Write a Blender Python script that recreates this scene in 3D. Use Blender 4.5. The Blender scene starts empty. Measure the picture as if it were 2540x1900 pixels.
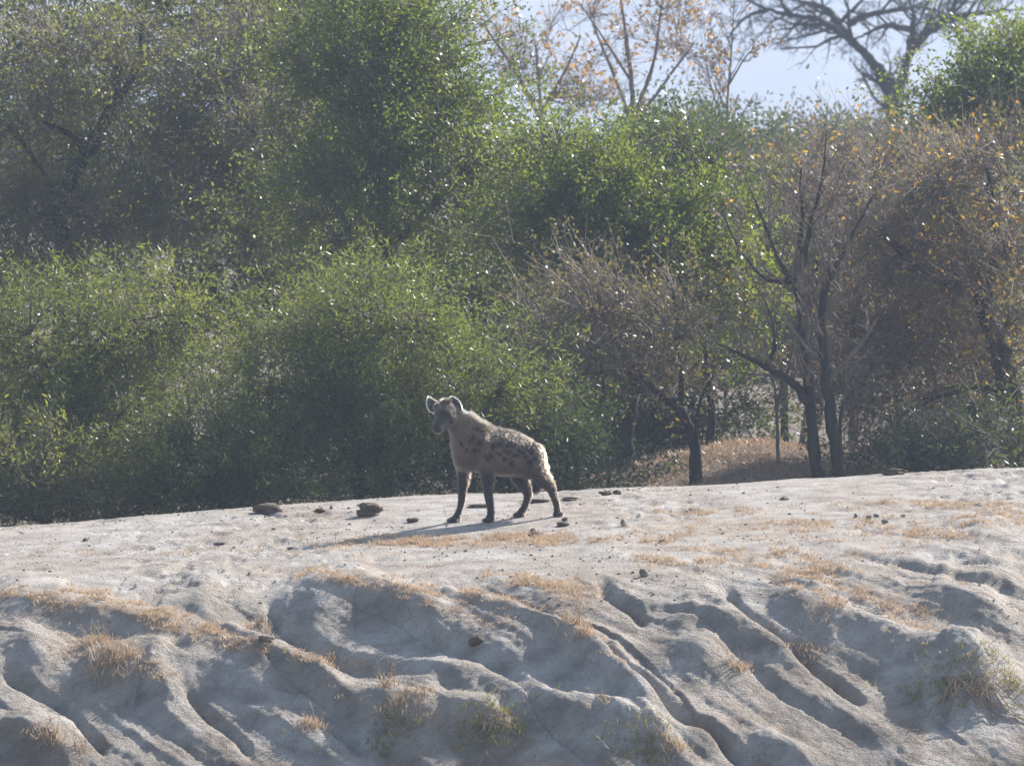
import bpy, bmesh, math, random
import numpy as np
from mathutils import Vector, Matrix

# ------------------------------------------------------------------ camera, world, sun, exposure
scene = bpy.context.scene
col = scene.collection
PW, PH, FPX = 2540.0, 1900.0, 19980.0          # photograph size and focal length in its pixels
PITCH = math.radians(1.864)
CAM_H = 2.969
HY = 60.0                                       # distance of the animal
HAZE = 0.0009
cd = bpy.data.cameras.new("camera")
cam = bpy.data.objects.new("camera", cd); col.objects.link(cam)
cam.location = (0, 0, CAM_H)
cam.rotation_euler = (math.radians(90) - PITCH, 0, 0)
cd.sensor_width = 36.0
cd.lens = 36.0 * FPX / PW
cd.clip_start = 0.5; cd.clip_end = 6000
cd.dof.use_dof = True; cd.dof.focus_distance = HY + 0.05; cd.dof.aperture_fstop = 8.0
scene.camera = cam

SUN_EL, SUN_AZ = math.radians(34), math.radians(42)     # azimuth: to the right of straight ahead
sdir = Vector((math.cos(SUN_EL) * math.sin(SUN_AZ), math.cos(SUN_EL) * math.cos(SUN_AZ), math.sin(SUN_EL)))
world = bpy.data.worlds.new("World"); scene.world = world; world.use_nodes = True
wn = world.node_tree
sky = wn.nodes.new("ShaderNodeTexSky"); sky.sky_type = 'NISHITA'; sky.sun_disc = False
sky.sun_elevation = SUN_EL; sky.sun_rotation = SUN_AZ
sky.air_density = 1.3; sky.dust_density = 1.5; sky.ozone_density = 1.5
bg = wn.nodes["Background"]; bg.inputs["Strength"].default_value = 0.10
wn.links.new(sky.outputs[0], bg.inputs["Color"])
sl = bpy.data.lights.new("sun", 'SUN'); sun = bpy.data.objects.new("sun", sl); col.objects.link(sun)
sl.energy = 5.0; sl.angle = math.radians(0.55); sl.color = (1.0, 0.94, 0.85)
sun.rotation_euler = (-sdir).to_track_quat('-Z', 'Y').to_euler()
sun.location = (10, 40, 40)
vs = scene.view_settings
vs.view_transform = 'Standard'; vs.look = 'None'; vs.exposure = 1.12; vs.gamma = 1.0; vs.use_curve_mapping = False
cy = scene.cycles
cy.max_bounces = 6; cy.diffuse_bounces = 3; cy.glossy_bounces = 2; cy.transmission_bounces = 4
cy.transparent_max_bounces = 8; cy.volume_bounces = 0
cy.sample_clamp_indirect = 4.0
cy.use_denoising = True
try:
    cy.denoiser = 'OPENIMAGEDENOISE'; cy.denoising_input_passes = 'RGB_ALBEDO_NORMAL'
except Exception: pass

# ------------------------------------------------------------------ helpers
CP, SP = math.cos(PITCH), math.sin(PITCH)
def project(x, y, z):
    """world -> photograph pixel"""
    vz = z - CAM_H
    dep = y * CP - vz * SP
    up = y * SP + vz * CP
    return PW / 2 + FPX * x / dep, PH / 2 - FPX * up / dep
def W(px, py, y):
    """photograph pixel at the distance y -> world point"""
    a = (px - PW / 2) / FPX; b = (PH / 2 - py) / FPX
    ry = CP + b * SP; rz = -SP + b * CP
    k = y / ry
    return np.array([a * k, y, CAM_H + rz * k])
def pxm(y): return FPX / y

def tag(o, label=None, cat=None, group=None, kind=None):
    if label: o["label"] = label
    if cat: o["category"] = cat
    if group: o["group"] = group
    if kind: o["kind"] = kind
    return o
def empty(name, loc):
    o = bpy.data.objects.new(name, None); col.objects.link(o); o.location = tuple(float(v) for v in loc)
    o.empty_display_size = 0.1
    return o
def raw_mesh(name, verts, faces_idx, loop_starts, mat, parent=None, origin=None, smooth=True, attrs=None):
    """numpy arrays -> one mesh object (verts in world space; origin is subtracted)"""
    verts = np.asarray(verts, dtype=np.float32)
    org = np.zeros(3, np.float32) if origin is None else np.asarray(origin, np.float32)
    me = bpy.data.meshes.new(name)
    n = len(verts)
    me.vertices.add(n); me.vertices.foreach_set("co", (verts - org).ravel())
    fi = np.asarray(faces_idx, np.int32).ravel()
    ls = np.asarray(loop_starts, np.int32)
    me.loops.add(len(fi)); me.loops.foreach_set("vertex_index", fi)
    me.polygons.add(len(ls)); me.polygons.foreach_set("loop_start", ls)
    me.update(calc_edges=True); me.validate()
    if smooth: me.polygons.foreach_set("use_smooth", np.ones(len(me.polygons), dtype=bool))
    for k, v in (attrs or {}).items():
        v = np.asarray(v, np.float32)
        if v.ndim == 2:
            at = me.attributes.new(k, 'FLOAT_COLOR', 'POINT')
            c4 = np.ones((n, 4), np.float32); c4[:, :3] = v; at.data.foreach_set("color", c4.ravel())
        else:
            at = me.attributes.new(k, 'FLOAT', 'POINT'); at.data.foreach_set("value", v)
    me.materials.append(mat)
    o = bpy.data.objects.new(name, me); col.objects.link(o)
    if parent is not None: o.parent = parent
    elif origin is not None: o.location = tuple(float(v) for v in org)
    return o
def quads(faces):
    f = np.asarray(faces, np.int32); return f.ravel(), np.arange(0, f.size, f.shape[1])

# smooth value noise, vectorised
_rng0 = np.random.default_rng(11)
_TAB = _rng0.random((256, 256)).astype(np.float64)
def vn(x, y, seed=0):
    x = np.asarray(x, float) + seed * 17.31; y = np.asarray(y, float) + seed * 9.77
    xi = np.floor(x).astype(int); yi = np.floor(y).astype(int)
    fx = x - xi; fy = y - yi
    fx = fx * fx * fx * (fx * (fx * 6 - 15) + 10); fy = fy * fy * fy * (fy * (fy * 6 - 15) + 10)
    a = _TAB[xi & 255, yi & 255]; b = _TAB[(xi + 1) & 255, yi & 255]
    c = _TAB[xi & 255, (yi + 1) & 255]; d = _TAB[(xi + 1) & 255, (yi + 1) & 255]
    return (a * (1 - fx) + b * fx) * (1 - fy) + (c * (1 - fx) + d * fx) * fy * 1.0 - 0.5
def fbm(x, y, octv=4, seed=0, gain=0.5):
    s = 0; a = 1.0
    for i in range(octv):
        s = s + a * vn(x * 2 ** i, y * 2 ** i, seed + i * 3); a *= gain
    return s
def sstep(t):
    t = np.clip(t, 0, 1); return t * t * (3 - 2 * t)

# ------------------------------------------------------------------ materials
def new_mat(name):
    m = bpy.data.materials.new(name); m.use_nodes = True
    nt = m.node_tree; nt.nodes.clear()
    return m, nt
def nd(nt, t, **kw):
    n = nt.nodes.new(t)
    for k, v in kw.items():
        if k.startswith("i_"): n.inputs[k[2:].replace("_", " ")].default_value = v
        else: setattr(n, k, v)
    return n
def ramp(nt, stops):
    r = nt.nodes.new("ShaderNodeValToRGB")
    e = r.color_ramp.elements
    while len(e) > 1: e.remove(e[0])
    e[0].position = stops[0][0]; e[0].color = (*stops[0][1], 1)
    for p, c in stops[1:]:
        q = e.new(p); q.color = (*c, 1)
    return r
def leaf_mat(name, stops, rough=0.32, trans=0.35, tcol=1.6, spec=0.5, tt=(1.15, 1.1, .55)):
    """thin leaf: glossy cuticle, light passing through; colour varies leaf by leaf"""
    m, nt = new_mat(name); L = nt.links.new
    at = nd(nt, "ShaderNodeAttribute", attribute_name="tint")
    r = ramp(nt, stops); L(at.outputs["Fac"], r.inputs["Fac"])
    pb = nd(nt, "ShaderNodeBsdfPrincipled"); pb.inputs["Roughness"].default_value = rough
    pb.inputs["Specular IOR Level"].default_value = spec
    L(r.outputs[0], pb.inputs["Base Color"])
    tr = nd(nt, "ShaderNodeBsdfTranslucent")
    mx = nd(nt, "ShaderNodeMix", data_type='RGBA', blend_type='MULTIPLY'); mx.inputs[0].default_value = 1.0
    L(r.outputs[0], mx.inputs[6]); mx.inputs[7].default_value = (tcol * tt[0], tcol * tt[1], tcol * tt[2], 1)
    L(mx.outputs[2], tr.inputs["Color"])
    ms = nd(nt, "ShaderNodeMixShader"); ms.inputs[0].default_value = trans
    L(pb.outputs[0], ms.inputs[1]); L(tr.outputs[0], ms.inputs[2])
    o = nd(nt, "ShaderNodeOutputMaterial"); L(ms.outputs[0], o.inputs["Surface"])
    return m
def bark_mat(name, c1, c2, rough=0.8, scale=14.0):
    m, nt = new_mat(name); L = nt.links.new
    tc = nd(nt, "ShaderNodeTexCoord")
    mp = nd(nt, "ShaderNodeMapping"); mp.inputs["Scale"].default_value = (1, 1, 0.25)
    L(tc.outputs["Object"], mp.inputs["Vector"])
    n = nd(nt, "ShaderNodeTexNoise"); n.inputs["Scale"].default_value = scale; n.inputs["Detail"].default_value = 5
    L(mp.outputs[0], n.inputs["Vector"])
    r = ramp(nt, [(0.3, c1), (0.7, c2)]); L(n.outputs[0], r.inputs["Fac"])
    pb = nd(nt, "ShaderNodeBsdfPrincipled"); pb.inputs["Roughness"].default_value = rough
    pb.inputs["Specular IOR Level"].default_value = 0.25
    L(r.outputs[0], pb.inputs["Base Color"])
    b = nd(nt, "ShaderNodeBump"); b.inputs["Strength"].default_value = 0.6; b.inputs["Distance"].default_value = 0.02
    L(n.outputs[0], b.inputs["Height"]); L(b.outputs[0], pb.inputs["Normal"])
    o = nd(nt, "ShaderNodeOutputMaterial"); L(pb.outputs[0], o.inputs["Surface"])
    return m

M = {}
M['willow'] = leaf_mat("willow_leaf", [(0, (.048, .068, .026)), (.5, (.080, .104, .036)), (.85, (.125, .145, .044)), (1, (.21, .20, .055))], .38, .52, 2.1, .45, (1.22, 1.12, .45))
M['glossy'] = leaf_mat("glossy_leaf", [(0, (.040, .060, .020)), (.5, (.072, .098, .026)), (.9, (.125, .150, .034)), (1, (.22, .19, .04))], .36, .50, 2.2, .5, (1.18, 1.12, .45))
M['olive'] = leaf_mat("olive_leaf", [(0, (.066, .076, .034)), (.55, (.105, .116, .046)), (.93, (.15, .155, .05)), (1, (.36, .25, .04))], .42, .52, 2.1, .4)
M['dark'] = leaf_mat("evergreen_leaf", [(0, (.028, .044, .020)), (.6, (.050, .070, .025)), (1, (.090, .110, .032))], .42, .45, 2.0, .4)
M['autumn'] = leaf_mat("autumn_leaf", [(0, (.070, .074, .038)), (.45, (.105, .095, .048)), (.72, (.16, .12, .055)), (.88, (.32, .23, .05)), (.96, (.34, .21, .04)), (1, (.34, .16, .04))], .42, .45)
M['orange'] = leaf_mat("orange_leaf", [(0, (.15, .10, .055)), (.4, (.24, .14, .06)), (.8, (.34, .20, .06)), (1, (.33, .13, .05))], .4, .45)
M['brown'] = leaf_mat("withered_leaf", [(0, (.07, .050, .030)), (.6, (.13, .085, .045)), (1, (.22, .12, .05))], .45, .35)
M['hazy'] = leaf_mat("far_leaf", [(0, (.04, .06, .025)), (1, (.085, .10, .04))], .35, .3)
M['straw'] = leaf_mat("dry_grass_blade", [(0, (.28, .205, .145)), (.5, (.42, .32, .225)), (.85, (.53, .43, .32)), (1, (.60, .53, .42))], .5, .35, 1.2, tt=(1.1, 1, .9))
M['greengrass'] = leaf_mat("green_grass_blade", [(0, (.10, .12, .03)), (.5, (.20, .20, .06)), (1, (.40, .30, .12))], .45, .35, 1.2)
M['bark'] = bark_mat("dark_bark", (.022, .019, .018), (.060, .050, .043))
M['greybark'] = bark_mat("grey_bark", (.10, .085, .07), (.22, .19, .16))
M['twig'] = bark_mat("twig_bark", (.13, .105, .090), (.27, .225, .190), scale=6)
M['greentwig'] = bark_mat("shoot_bark", (.07, .06, .035), (.13, .105, .06), scale=6)
def unit(v): return v / (np.linalg.norm(v, axis=-1, keepdims=True) + 1e-9)

# ------------------------------------------------------------------ ground: one sheet, plain, terrace, eroded bank, river bed, near bank
_k = np.array([(-75, 0), (-60, 0), (-58, -.55), (-52, -.75), (-50, 0), (-10.5, 0), (-9, .5), (-7, .72), (-6.2, .56), (-5.3, .46), (-4.4, .38), (-3.7, .34), (-3.0, .15), (-1.6, .078),
               (0, .072), (2.6, -.0495), (5.0, -.12), (8, -.06), (11, 0), (60, 0.0)])
_ys = np.arange(-75, 60.001, 0.02)
_sl = np.interp(_ys, _k[:, 0], _k[:, 1])
_zz = np.concatenate([[0], np.cumsum((_sl[1:] + _sl[:-1]) * 0.01)])
_zz -= np.interp(0, _ys, _zz)
def base_z(x, y):
    dy = y - HY
    # the lip of the bank wanders
    lip = 0.22 * np.sin(x * 0.9 + 0.6) + 0.25 * vn(x * 0.8, 0 * x, 5) - 0.05 * x
    lip = lip * sstep((-dy - 1.2) / 1.6) * np.exp(-(x / 12.0) ** 2)
    z = np.interp(dy + lip, _ys, _zz)
    near = np.exp(-(dy / 14.0) ** 2)
    z = z + near * (0.040 + 0.028 * sstep(dy / 2.6)) * 9 * np.tanh(x / 9)
    # a rise behind the crest on the right, grown with dry grass
    z = z + 0.46 * np.exp(-((x - 2.5) / 2.1) ** 2 - ((dy - 11.5) / 3.0) ** 2) * (1 + .9 * vn(x * .9, y * .7, 14))
    z = z + .075 * np.exp(-((x + 1.3) / 2.0) ** 2) * sstep((dy + .3) / 2.4) * sstep((7 - dy) / 3)
    z = z + 0.25 * vn(x * .12, y * .12, 2) * sstep((dy - 6) / 10)
    return z

# crests (lit edges) and rills of the bank, traced in photograph pixels: (height m, width below, width above, points)
CRESTS = [
 (.12, 60, 60, [(-60,1450),(0,1468),(122,1500),(285,1533),(448,1578),(570,1606),(692,1647),(785,1679),(842,1704),(900,1736)]),
 (.11, 70, 55, [(300,1580),(325,1594),(407,1631),(480,1651),(610,1671),(692,1708),(740,1735)]),
 (.17, 95, 60, [(150,1585),(171,1598),(244,1640),(366,1655),(407,1690),(443,1757),(455,1790)]),
 (.12, 80, 60, [(-60,1565),(0,1574),(53,1586),(102,1631),(163,1667),(200,1700)]),
 (.16, 70, 60, [(-60,1765),(0,1785),(81,1822),(134,1842),(195,1875),(230,1920)]),
 (.07, 70, 70, [(385,1490),(430,1478),(488,1474),(578,1478),(640,1500)]),
 (.16, 110, 60, [(660,1506),(724,1478),(814,1470),(881,1448),(983,1480),(1085,1517),(1207,1541),(1309,1578),(1410,1598),(1467,1618),(1516,1651),(1553,1684),(1630,1730),(1710,1775)]),
 (.12, 60, 45, [(985,1632),(1085,1660),(1166,1678),(1248,1712),(1309,1736),(1370,1761),(1451,1781),(1573,1814),(1638,1842),(1667,1875)]),
 (.10, 45, 40, [(1360,1716),(1431,1743),(1512,1773),(1594,1806),(1655,1842),(1700,1890)]),
 (.16, 80, 60, [(841,1700),(934,1738),(1085,1757),(1207,1765),(1248,1789),(1290,1840)]),
 (.14, 70, 40, [(940,1815),(985,1800),(1044,1795),(1075,1812),(1100,1850)]),
 (.10, 60, 45, [(1640,1452),(1721,1476),(1786,1500),(1843,1541),(1892,1568)]),
 (.14, 75, 50, [(1880,1425),(1949,1466),(2006,1500),(2047,1525),(2128,1545),(2206,1570),(2271,1598),(2332,1618),(2393,1647),(2454,1696),(2500,1760)]),
 (.11, 55, 45, [(1600,1512),(1640,1521),(1742,1541),(1843,1566),(1900,1582),(1949,1614),(1986,1643),(2040,1665)]),
 (.14, 70, 50, [(1600,1590),(1640,1592),(1713,1602),(1782,1631),(1819,1655),(1845,1690)]),
 (.11, 60, 60, [(2234,1435),(2307,1466),(2405,1488),(2486,1521),(2560,1550)]),
 (.10, 55, 50, [(2380,1370),(2437,1400),(2494,1431),(2560,1478)]),
 (.05, 45, 70, [(2291,1290),(2356,1300),(2430,1304),(2560,1322)]),
 (.13, 60, 45, [(1640,1790),(1762,1818),(1803,1842),(1830,1880)]),
 (.10, 60, 45, [(1803,1803),(1868,1815),(1904,1842),(2006,1891),(2060,1930)]),
 (.20, 110, 70, [(2240,1690),(2270,1672),(2352,1660),(2433,1672),(2560,1668)]),
 (.03, 45, 60, [(1380,1360),(1480,1372),(1560,1368),(1620,1392)]),
 (.03, 45, 60, [(1480,1345),(1540,1372),(1640,1376)]),
 (.03, 45, 50, [(2080,1355),(2130,1368),(2180,1352)]),
 (.03, 45, 50, [(1660,1372),(1720,1366),(1780,1378)]),
]
RILLS = [
 (.12, 26, [(1790,1435),(1823,1504),(1892,1566),(1965,1612),(2070,1690),(2150,1760)]),
 (.11, 24, [(1467,1435),(1573,1509),(1610,1566)]),
 (.13, 26, [(1471,1598),(1532,1668),(1614,1728),(1700,1778),(1780,1830),(1850,1890)]),
 (.08, 20, [(0,1671),(122,1732),(183,1777),(244,1842),(265,1890)]),
 (.08, 22, [(439,1704),(509,1765),(590,1830),(640,1890)]),
 (.10, 30, [(655,1490),(690,1560),(760,1605),(850,1640),(950,1662),(1085,1690)]),
 (.10, 26, [(800,1777),(861,1822),(918,1880)]),
 (.07, 24, [(1892,1435),(1990,1470),(2090,1520),(2200,1545)]),
]
def _poly_dist(px, py, pts):
    best = np.full(px.shape, 1e9); sgn = np.ones(px.shape); tt = np.zeros(px.shape)
    P = np.array(pts, float); seg = np.hypot(*np.diff(P, axis=0).T); cum = np.concatenate([[0], np.cumsum(seg)])
    for i in range(len(P) - 1):
        d = P[i + 1] - P[i]; L2 = d @ d
        t = np.clip(((px - P[i, 0]) * d[0] + (py - P[i, 1]) * d[1]) / L2, 0, 1)
        qx = px - (P[i, 0] + t * d[0]); qy = py - (P[i, 1] + t * d[1])
        r = np.hypot(qx, qy); m = r < best
        best = np.where(m, r, best)
        sgn = np.where(m, np.sign(qx * d[1] - qy * d[0]), sgn)
        tt = np.where(m, cum[i] + t * seg[i], tt)
    return best, sgn, tt, cum[-1]
def detail_z(x, y):
    """erosion relief of the bank and small unevenness of the terrace"""
    x = np.asarray(x, float); y = np.asarray(y, float)
    out = np.zeros(x.shape)
    dy = y - HY
    sel = (np.abs(x) < 6.5) & (dy > -8.5) & (dy < 5.0)
    if not sel.any(): return out
    xs, ys_, d = x[sel], y[sel], dy[sel]
    bz = base_z(xs, ys_)
    px, py = project(xs, ys_, bz)
    wob = 7 * fbm(px / 70., py / 70., 3, 21)
    wob2 = 7 * fbm(px / 70. + 40, py / 70., 3, 25)
    px2, py2 = px + wob, py + wob2
    D = np.zeros(xs.shape)
    for h, wl, wu, pts in CRESTS:
        h = h * 0.95; pts = [(a, b + 0.55 * h * 333) for a, b in pts]
        P = np.array(pts); R = max(wl, wu) * 1.5
        m = (px2 > P[:, 0].min() - R) & (px2 < P[:, 0].max() + R) & (py2 > P[:, 1].min() - R) & (py2 < P[:, 1].max() + R)
        if not m.any(): continue
        r, s, t, LL = _poly_dist(px2[m], py2[m], pts)
        wv = 1 + 0.5 * fbm(t / 60., t * 0 + h * 50, 2, 31)
        u = np.where(s > 0, r / (wu * 1.7 * wv), r / (wl * .78 * wv))
        ends = sstep(t / 150.) * sstep((LL - t) / 150.) * 0.92 + 0.08
        prof = np.where(s > 0, 1 - sstep(u), 1 - .45 * np.clip(u, 0, 1) - .55 * sstep(u))
        D[m] += h * 1.08 * ends * prof * np.clip(2 - r / (R), 0, 1)
    for dep, w, pts in RILLS:
        P = np.array(pts); R = w * 2
        m = (px2 > P[:, 0].min() - R) & (px2 < P[:, 0].max() + R) & (py2 > P[:, 1].min() - R) & (py2 < P[:, 1].max() + R)
        if not m.any(): continue
        r, s, t, LL = _poly_dist(px2[m], py2[m], pts)
        D[m] -= dep * sstep(t / 60.) * sstep((LL - t) / 60.) * (1 - np.clip(r / w, 0, 1)) ** 1.3
    bank = sstep((-d - 2.6) / 1.4)
    # rills running down and to the right, finer than the traced ones
    mm_ = .22 + .55 * np.clip((np.arange(1300, 2400) - 1400) / 350., 0, 1)
    ribs = sstep((-d - 2.5 + .30 * np.clip(xs, -1, 3.5)) / 1.4)
    psi = px + wob - np.interp(py + wob2, np.arange(1300, 2400), np.cumsum(1 / mm_))
    for lam, amp, sd in ((250., .080, 3), (104., .020, 5), (44., .007, 7)):
        ph = psi / lam + .8 * fbm(px / 520., py / 320., 2, sd + 40)
        fl = np.floor(ph); fr = ph - fl
        saw = np.where(fr < .28, sstep(fr / .28), 1 - sstep((fr - .28) / .72) ** .8)
        a0 = _TAB[(fl.astype(int) * 7 + sd) & 255, sd]; along = sstep((fbm(fl * 3.7, py / 150., 2, sd + 50) + .30) / .5)
        D += ribs * amp * (.25 + .75 * a0) * along * (saw - .4)
    D += bank * 0.010 * fbm(xs * 22, ys_ * 22, 3, 51)
    # the terrace: faint swells, hoof-worn hollows, crumbs
    ter = 1 - bank
    D += ter * 0.018 * fbm(xs * 1.4, d * 1.1, 3, 61)
    rough = sstep((fbm(xs * .7 + 3, d * 1.0, 2, 66) + 0.14) / 0.35)
    n = fbm(xs * 5.5, d * 3.6, 3, 71)
    D -= ter * (0.25 + 0.9 * rough) * 0.020 * sstep((n - 0.10) / 0.25)
    D += ter * (0.25 + rough) * 0.012 * fbm(xs * 14, d * 9, 2, 75)
    # keep the ground under the animal calm
    calm = np.exp(-((xs + 0.0) / 0.75) ** 2 - (d / 0.6) ** 2)
    D *= 1 - 0.85 * calm
    edge = sstep((6.5 - np.abs(xs)) / 1.0) * sstep((d + 8.5) / 1.5) * sstep((5.0 - d) / 1.0)
    out[sel] = D * edge
    return out
def ground_z(x, y):
    x = np.atleast_1d(np.asarray(x, float)); y = np.atleast_1d(np.asarray(y, float))
    return base_z(x, y) + detail_z(x, y)
def gz(x, y): return float(ground_z(x, y)[0])

def axis(parts):
    a = [np.array([parts[0][0]], float)]
    for lo, hi, st in parts:
        n = max(1, int(round((hi - lo) / st))); a.append(np.linspace(lo, hi, n + 1)[1:])
    return np.concatenate(a)
def grow(lo, hi, s0, ratio):
    v = [lo]; s = s0
    while v[-1] < hi: v.append(v[-1] + s); s *= ratio
    v[-1] = hi; return np.array(v)
xf = axis([(-4.6, 4.6, 0.0138)])
xr = grow(4.6, 2600, 0.06, 1.28)[1:]
gx = np.concatenate([-xr[::-1], xf, xr])
yn = axis([(HY - 75, HY - 9, 2.0), (HY - 9, HY - 6.8, 0.06), (HY - 6.8, HY - 3.2, 0.0128), (HY - 3.2, HY + 4.2, 0.038), (HY + 4.2, HY + 14, 0.2)])
gy = np.concatenate([yn, grow(yn[-1], 2600, 0.4, 1.2)[1:]])
GX, GY = np.meshgrid(gx, gy)
GZ = base_z(GX, GY) + detail_z(GX, GY)
nx, ny = len(gx), len(gy)
ii = np.arange(nx * ny).reshape(ny, nx)
F = np.stack([ii[:-1, :-1], ii[:-1, 1:], ii[1:, 1:], ii[1:, :-1]], -1).reshape(-1, 4)
# where dry grass litter and bare crust lie (true colour of the ground, used by the material)
def sand_mat():
    m, nt = new_mat("sandy_ground"); L = nt.links.new
    geo = nd(nt, "ShaderNodeNewGeometry")
    def noise(scale, detail=4, rough=.55):
        n = nd(nt, "ShaderNodeTexNoise"); n.inputs["Scale"].default_value = scale
        n.inputs["Detail"].default_value = detail; n.inputs["Roughness"].default_value = rough
        L(geo.outputs["Position"], n.inputs["Vector"]); return n
    big = noise(.9, 4); mid = noise(4.5, 5); fine = noise(38, 5, .65); grit = noise(140, 3, .6)
    r1 = ramp(nt, [(.32, (.29, .255, .225)), (.50, (.405, .368, .335)), (.68, (.50, .470, .44))]); L(mid.outputs[0], r1.inputs["Fac"])
    r2 = ramp(nt, [(.36, (.86, .79, .72)), (.60, (1, 1, 1))]); L(big.outputs[0], r2.inputs["Fac"])
    mu = nd(nt, "ShaderNodeMix", data_type='RGBA', blend_type='MULTIPLY'); mu.inputs[0].default_value = .8
    L(r1.outputs[0], mu.inputs[6]); L(r2.outputs[0], mu.inputs[7])
    # dark crumbs and droppings ground into the crust
    r3 = ramp(nt, [(.30, (.42, .36, .31)), (.44, (1, 1, 1))]); L(fine.outputs[0], r3.inputs["Fac"])
    mu2 = nd(nt, "ShaderNodeMix", data_type='RGBA', blend_type='MULTIPLY'); mu2.inputs[0].default_value = .55
    L(mu.outputs[2], mu2.inputs[6]); L(r3.outputs[0], mu2.inputs[7])
    # darker, damper earth low on the bank and in the bush behind; litter colour by attribute
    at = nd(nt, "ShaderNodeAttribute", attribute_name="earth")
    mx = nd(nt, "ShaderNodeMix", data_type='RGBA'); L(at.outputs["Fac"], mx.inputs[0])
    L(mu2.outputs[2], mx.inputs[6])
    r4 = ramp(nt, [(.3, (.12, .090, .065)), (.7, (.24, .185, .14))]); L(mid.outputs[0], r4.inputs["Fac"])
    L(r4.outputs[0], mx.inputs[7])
    at2 = nd(nt, "ShaderNodeAttribute", attribute_name="litter")
    mx2 = nd(nt, "ShaderNodeMix", data_type='RGBA'); L(at2.outputs["Fac"], mx2.inputs[0])
    L(mx.outputs[2], mx2.inputs[6])
    r5 = ramp(nt, [(.35, (.24, .15, .085)), (.6, (.40, .26, .14))]); L(fine.outputs[0], r5.inputs["Fac"])
    L(r5.outputs[0], mx2.inputs[7])
    pb = nd(nt, "ShaderNodeBsdfPrincipled"); pb.inputs["Roughness"].default_value = .85
    pb.inputs["Specular IOR Level"].default_value = .25
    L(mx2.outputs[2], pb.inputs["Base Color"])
    ad = nd(nt, "ShaderNodeMath", operation='MULTIPLY_ADD'); ad.inputs[1].default_value = .35
    L(grit.outputs[0], ad.inputs[0]); L(fine.outputs[0], ad.inputs[2])
    vor = nd(nt, "ShaderNodeTexVoronoi", feature='DISTANCE_TO_EDGE'); vor.inputs["Scale"].default_value = 16
    wp = nd(nt, "ShaderNodeMix", data_type='VECTOR'); wp.inputs[0].default_value = .06; L(geo.outputs["Position"], wp.inputs[4]); L(mid.outputs["Color"], wp.inputs[5])
    L(wp.outputs[1], vor.inputs["Vector"])
    cr = nd(nt, "ShaderNodeMapRange"); cr.inputs[2].default_value = .06; cr.inputs[3].default_value = -.22; cr.inputs[4].default_value = 0.0; L(vor.outputs["Distance"], cr.inputs[0])
    ad2 = nd(nt, "ShaderNodeMath", operation='ADD'); L(ad.outputs[0], ad2.inputs[0]); L(cr.outputs[0], ad2.inputs[1])
    b = nd(nt, "ShaderNodeBump"); b.inputs["Strength"].default_value = .9; b.inputs["Distance"].default_value = .03
    L(ad2.outputs[0], b.inputs["Height"]); L(b.outputs[0], pb.inputs["Normal"])
    o = nd(nt, "ShaderNodeOutputMaterial"); L(pb.outputs[0], o.inputs["Surface"])
    return m
M['sand'] = sand_mat()
# patches of dry grass in photograph pixels: (cx, cy, rx, ry, weight, tilt)
PATCHES = [(1020,1345,150,14,1,0),(1290,1340,170,14,.9,0),(900,1352,90,10,.6,0),(860,1440,110,16,.9,.1),(1000,1462,130,20,.8,.2),
 (1080,1505,110,18,.8,.25),(1330,1450,150,18,.9,.12),(1250,1490,130,22,.9,.2),(1190,1535,90,14,.6,.2),(1400,1475,90,14,.7,.1),
 (120,1490,160,16,.9,.2),(330,1520,180,22,1,.2),(480,1560,150,24,1,.25),(600,1600,120,18,.9,.2),(740,1630,110,14,.7,.2),(300,1650,110,26,1,.15),(240,1590,70,26,.8,.3),
 (870,1640,70,14,.7,.2),(2050,1300,330,16,.5,0),(2250,1330,280,16,.55,0),(1850,1375,230,18,.55,0),(2000,1420,200,22,.7,.1),(2080,1470,150,24,.8,.2),
 (2200,1500,150,22,.6,.2),(1760,1270,200,10,.35,0),(2300,1255,300,10,.5,0),(2480,1290,150,18,.5,0),(1680,1390,120,16,.5,0),
 (1420,1540,60,16,.6,.4),(1470,1600,60,14,.6,.5),(2320,1610,120,16,.6,.35),(2420,1660,90,22,.7,.3),(930,1745,130,14,.7,.15),(1130,1775,180,16,.8,.05),
 (60,1815,100,14,.8,.4),(150,1470,200,10,.4,0),(330,1370,200,8,.3,0),(800,1370,200,10,.3,0),(1650,1330,150,10,.3,0),(1550,1345,160,10,.35,0)]
def patch_w(px, py):
    w = np.zeros(np.shape(px))
    for cx, cyy, rx, ry, k, ti in PATCHES:
        dx = px - cx; dyy = (py - cyy) - ti * dx
        w = np.maximum(w, k * np.exp(-(dx / rx) ** 2 - (dyy / ry) ** 2))
    return w
gpx, gpy = project(GX, GY, GZ)
inb = (np.abs(GX) < 5) & (GY > HY - 7) & (GY < HY + 4)
lit = np.where(inb, patch_w(gpx, gpy), 0)
lit = lit * sstep((fbm(GX * 9, GY * 7, 3, 81) + .28) / .5) * .55
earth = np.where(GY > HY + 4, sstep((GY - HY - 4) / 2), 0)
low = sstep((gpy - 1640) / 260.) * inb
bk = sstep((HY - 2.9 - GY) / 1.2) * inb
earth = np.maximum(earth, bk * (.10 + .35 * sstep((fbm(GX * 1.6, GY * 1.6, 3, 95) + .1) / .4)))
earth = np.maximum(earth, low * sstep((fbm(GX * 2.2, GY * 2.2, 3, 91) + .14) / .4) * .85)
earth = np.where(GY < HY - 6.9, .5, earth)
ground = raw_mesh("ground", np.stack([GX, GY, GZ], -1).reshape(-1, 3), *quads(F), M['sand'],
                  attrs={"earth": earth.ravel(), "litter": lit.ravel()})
tag(ground, "pale sandy terrace and eroded river bank", kind="structure")

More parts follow.
